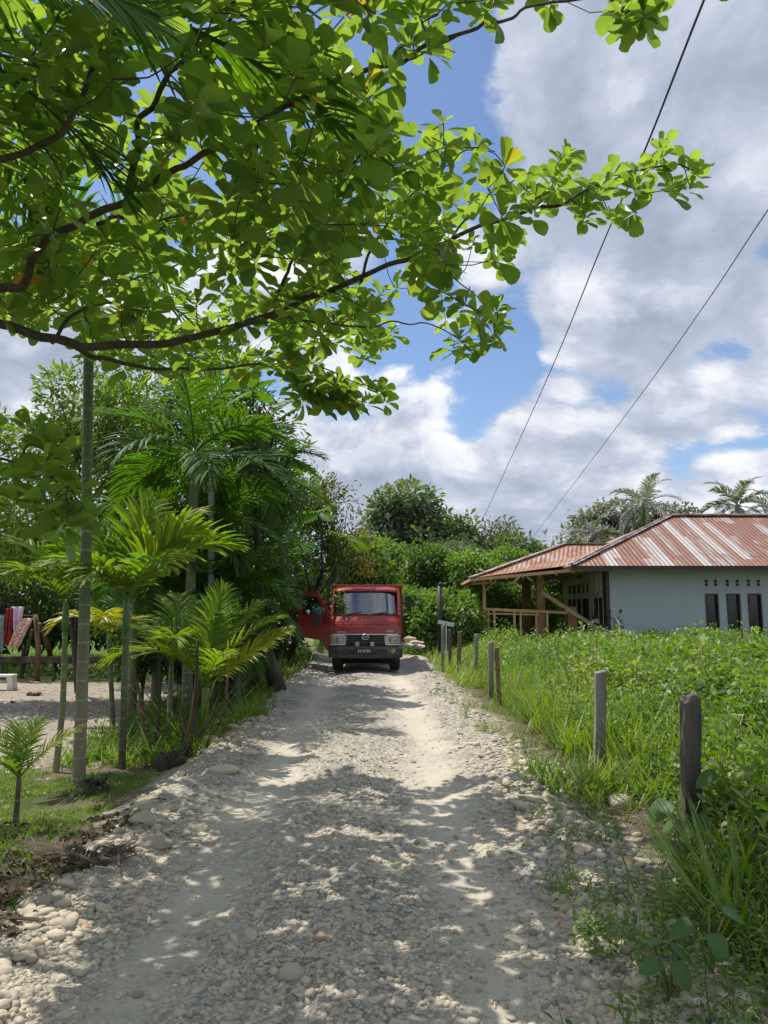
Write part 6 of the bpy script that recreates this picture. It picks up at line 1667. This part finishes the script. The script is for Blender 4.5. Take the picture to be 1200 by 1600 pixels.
p = gb(415, 14.3); q = at(400, 945, 14.6); mb = MB(); mb.tube([p+(.35, 0, -.1), (p+q)/2+(.1, 0, 0), q], [.17, .14, .12], 10); o = mb.build('leaning_trunk', M['bark_dark'], smooth=True); tag(o, 'dark leaning trunk at the road edge left of the truck', 'tree trunk')
# heart leaved plants on the right
def heart():
    V = []; UV = []; w = [.0, .30, .42, .44, .38, .24, .0]; vs = [-.12, -.1, .1, .32, .58, .82, 1.]
    for i, (ww, v) in enumerate(zip(w, vs)):
        for u in (-1, -.5, 0, .5, 1): V.append((u*ww, v if abs(u) > .2 or i > 1 else .0, -.18*v*v+abs(u)*ww*.15)); UV.append((u, v))
    return np.array(V), [(i*5+j, i*5+j+1, i*5+j+6, i*5+j+5) for i in range(6) for j in range(4)], np.array(UV)
HEART = heart()
def taro(label, px, py, leaves, name='heart_leaf_plant'):
    p = yd(px, py); t = thing(name, label, 'plant', p, 0, None); 
    for (az, el, h, s) in leaves:
        e = np.array([math.cos(R(az))*h*.35, math.sin(R(az))*h*.35, h]); mb = MB(); mb.tube(spline([(0, 0, -.02), e*np.array([.4, .4, .6]), e], 7), np.linspace(.008, .004, 7), 5); mb.build('stalk', M['stemgreen'], t, smooth=True)
        ax = np.array([math.cos(R(az))*math.cos(R(el)), math.sin(R(az))*math.cos(R(el)), math.sin(R(el))]); sc = Scat(); sc.put(HEART, frames(ax[None], np.array([[.1, -.35, 1.]]), [s], [s]), e[None], [random.uniform(.2, .9)]); sc.build('leaf', M['big_leaf'], t)
taro('plant with big round heart leaves at the foot of the nearest post', 1075, 1345, [(190, -35, .36, .17), (20, -20, .38, .15), (-60, -50, .30, .14), (100, -10, .33, .14), (-120, -40, .26, .13), (150, -30, .22, .12)])
taro('heart leaved plant low among the stones at bottom right', 1045, 1560, [(200, -10, .14, .09), (20, -25, .16, .10), (-70, -40, .15, .10), (110, 0, .18, .09)])
taro('broad leaved plant at the right edge behind the nearest post', 1165, 1330, [(170, -30, .5, .16), (30, -20, .45, .18), (-90, -45, .40, .17), (240, -40, .42, .14), (100, -10, .5, .15)])
taro('pale heart leaved plant beside the weeds at the bottom right edge', 1110, 1530, [(180, -30, .22, .10), (10, -20, .26, .11), (-90, -45, .2, .10), (60, -10, .28, .10)])
# ferns near the house
for i, (px, py) in enumerate([(985, 1010), (1010, 1012), (1045, 1010), (1130, 1015), (1165, 1030)]):
    p = gp(px, 1030 if i < 4 else 1045); d = p[1]; t = thing('fern', ['leftmost tall fern under the blank house wall', 'second fern from the left in front of the house wall', 'fern below the left window of the house', 'fern below the middle of the three windows', 'larger fern nearer than the others at the right edge'][i], 'fern', p, 0, 'ferns in front of the house')
    for k in range(7):
        mb = frond_mesh(.95, R(k*51+i*20), R(72), R(60), 22, .17, .02, seed=k+i*9, tone=(.5, 1), vshape=.1, hang=.1, segs=2); o = mb.build('frond', M['palm_bright'], t)
# small white flower
p = at(1137, 1506, 3.35); t = thing('daisy', 'tiny white daisy with yellow eye in the weeds at bottom right', 'flower', p)
mb = MB(); mb.tube([(0, 0, -.25), (.01, 0, 0)], .0015, 5); mb.build('stem', M['stemgreen'], t)
mb = MB()
for k in range(6):
    a = k*math.pi/3; mb.add([(0, 0, 0), (.012*math.cos(a-.35), .012*math.sin(a-.35), .004), (.02*math.cos(a), .02*math.sin(a), .002), (.012*math.cos(a+.35), .012*math.sin(a+.35), .004)], [(0, 1, 2, 3)])
mb.build('petals', pm('white_petal', (.8, .8, .78), .6), t)
mb = MB(); V, Fc, UV = ico(1, .02, 1); mb.add(V*.005, Fc); mb.build('flower_centre', M['amber'], t)
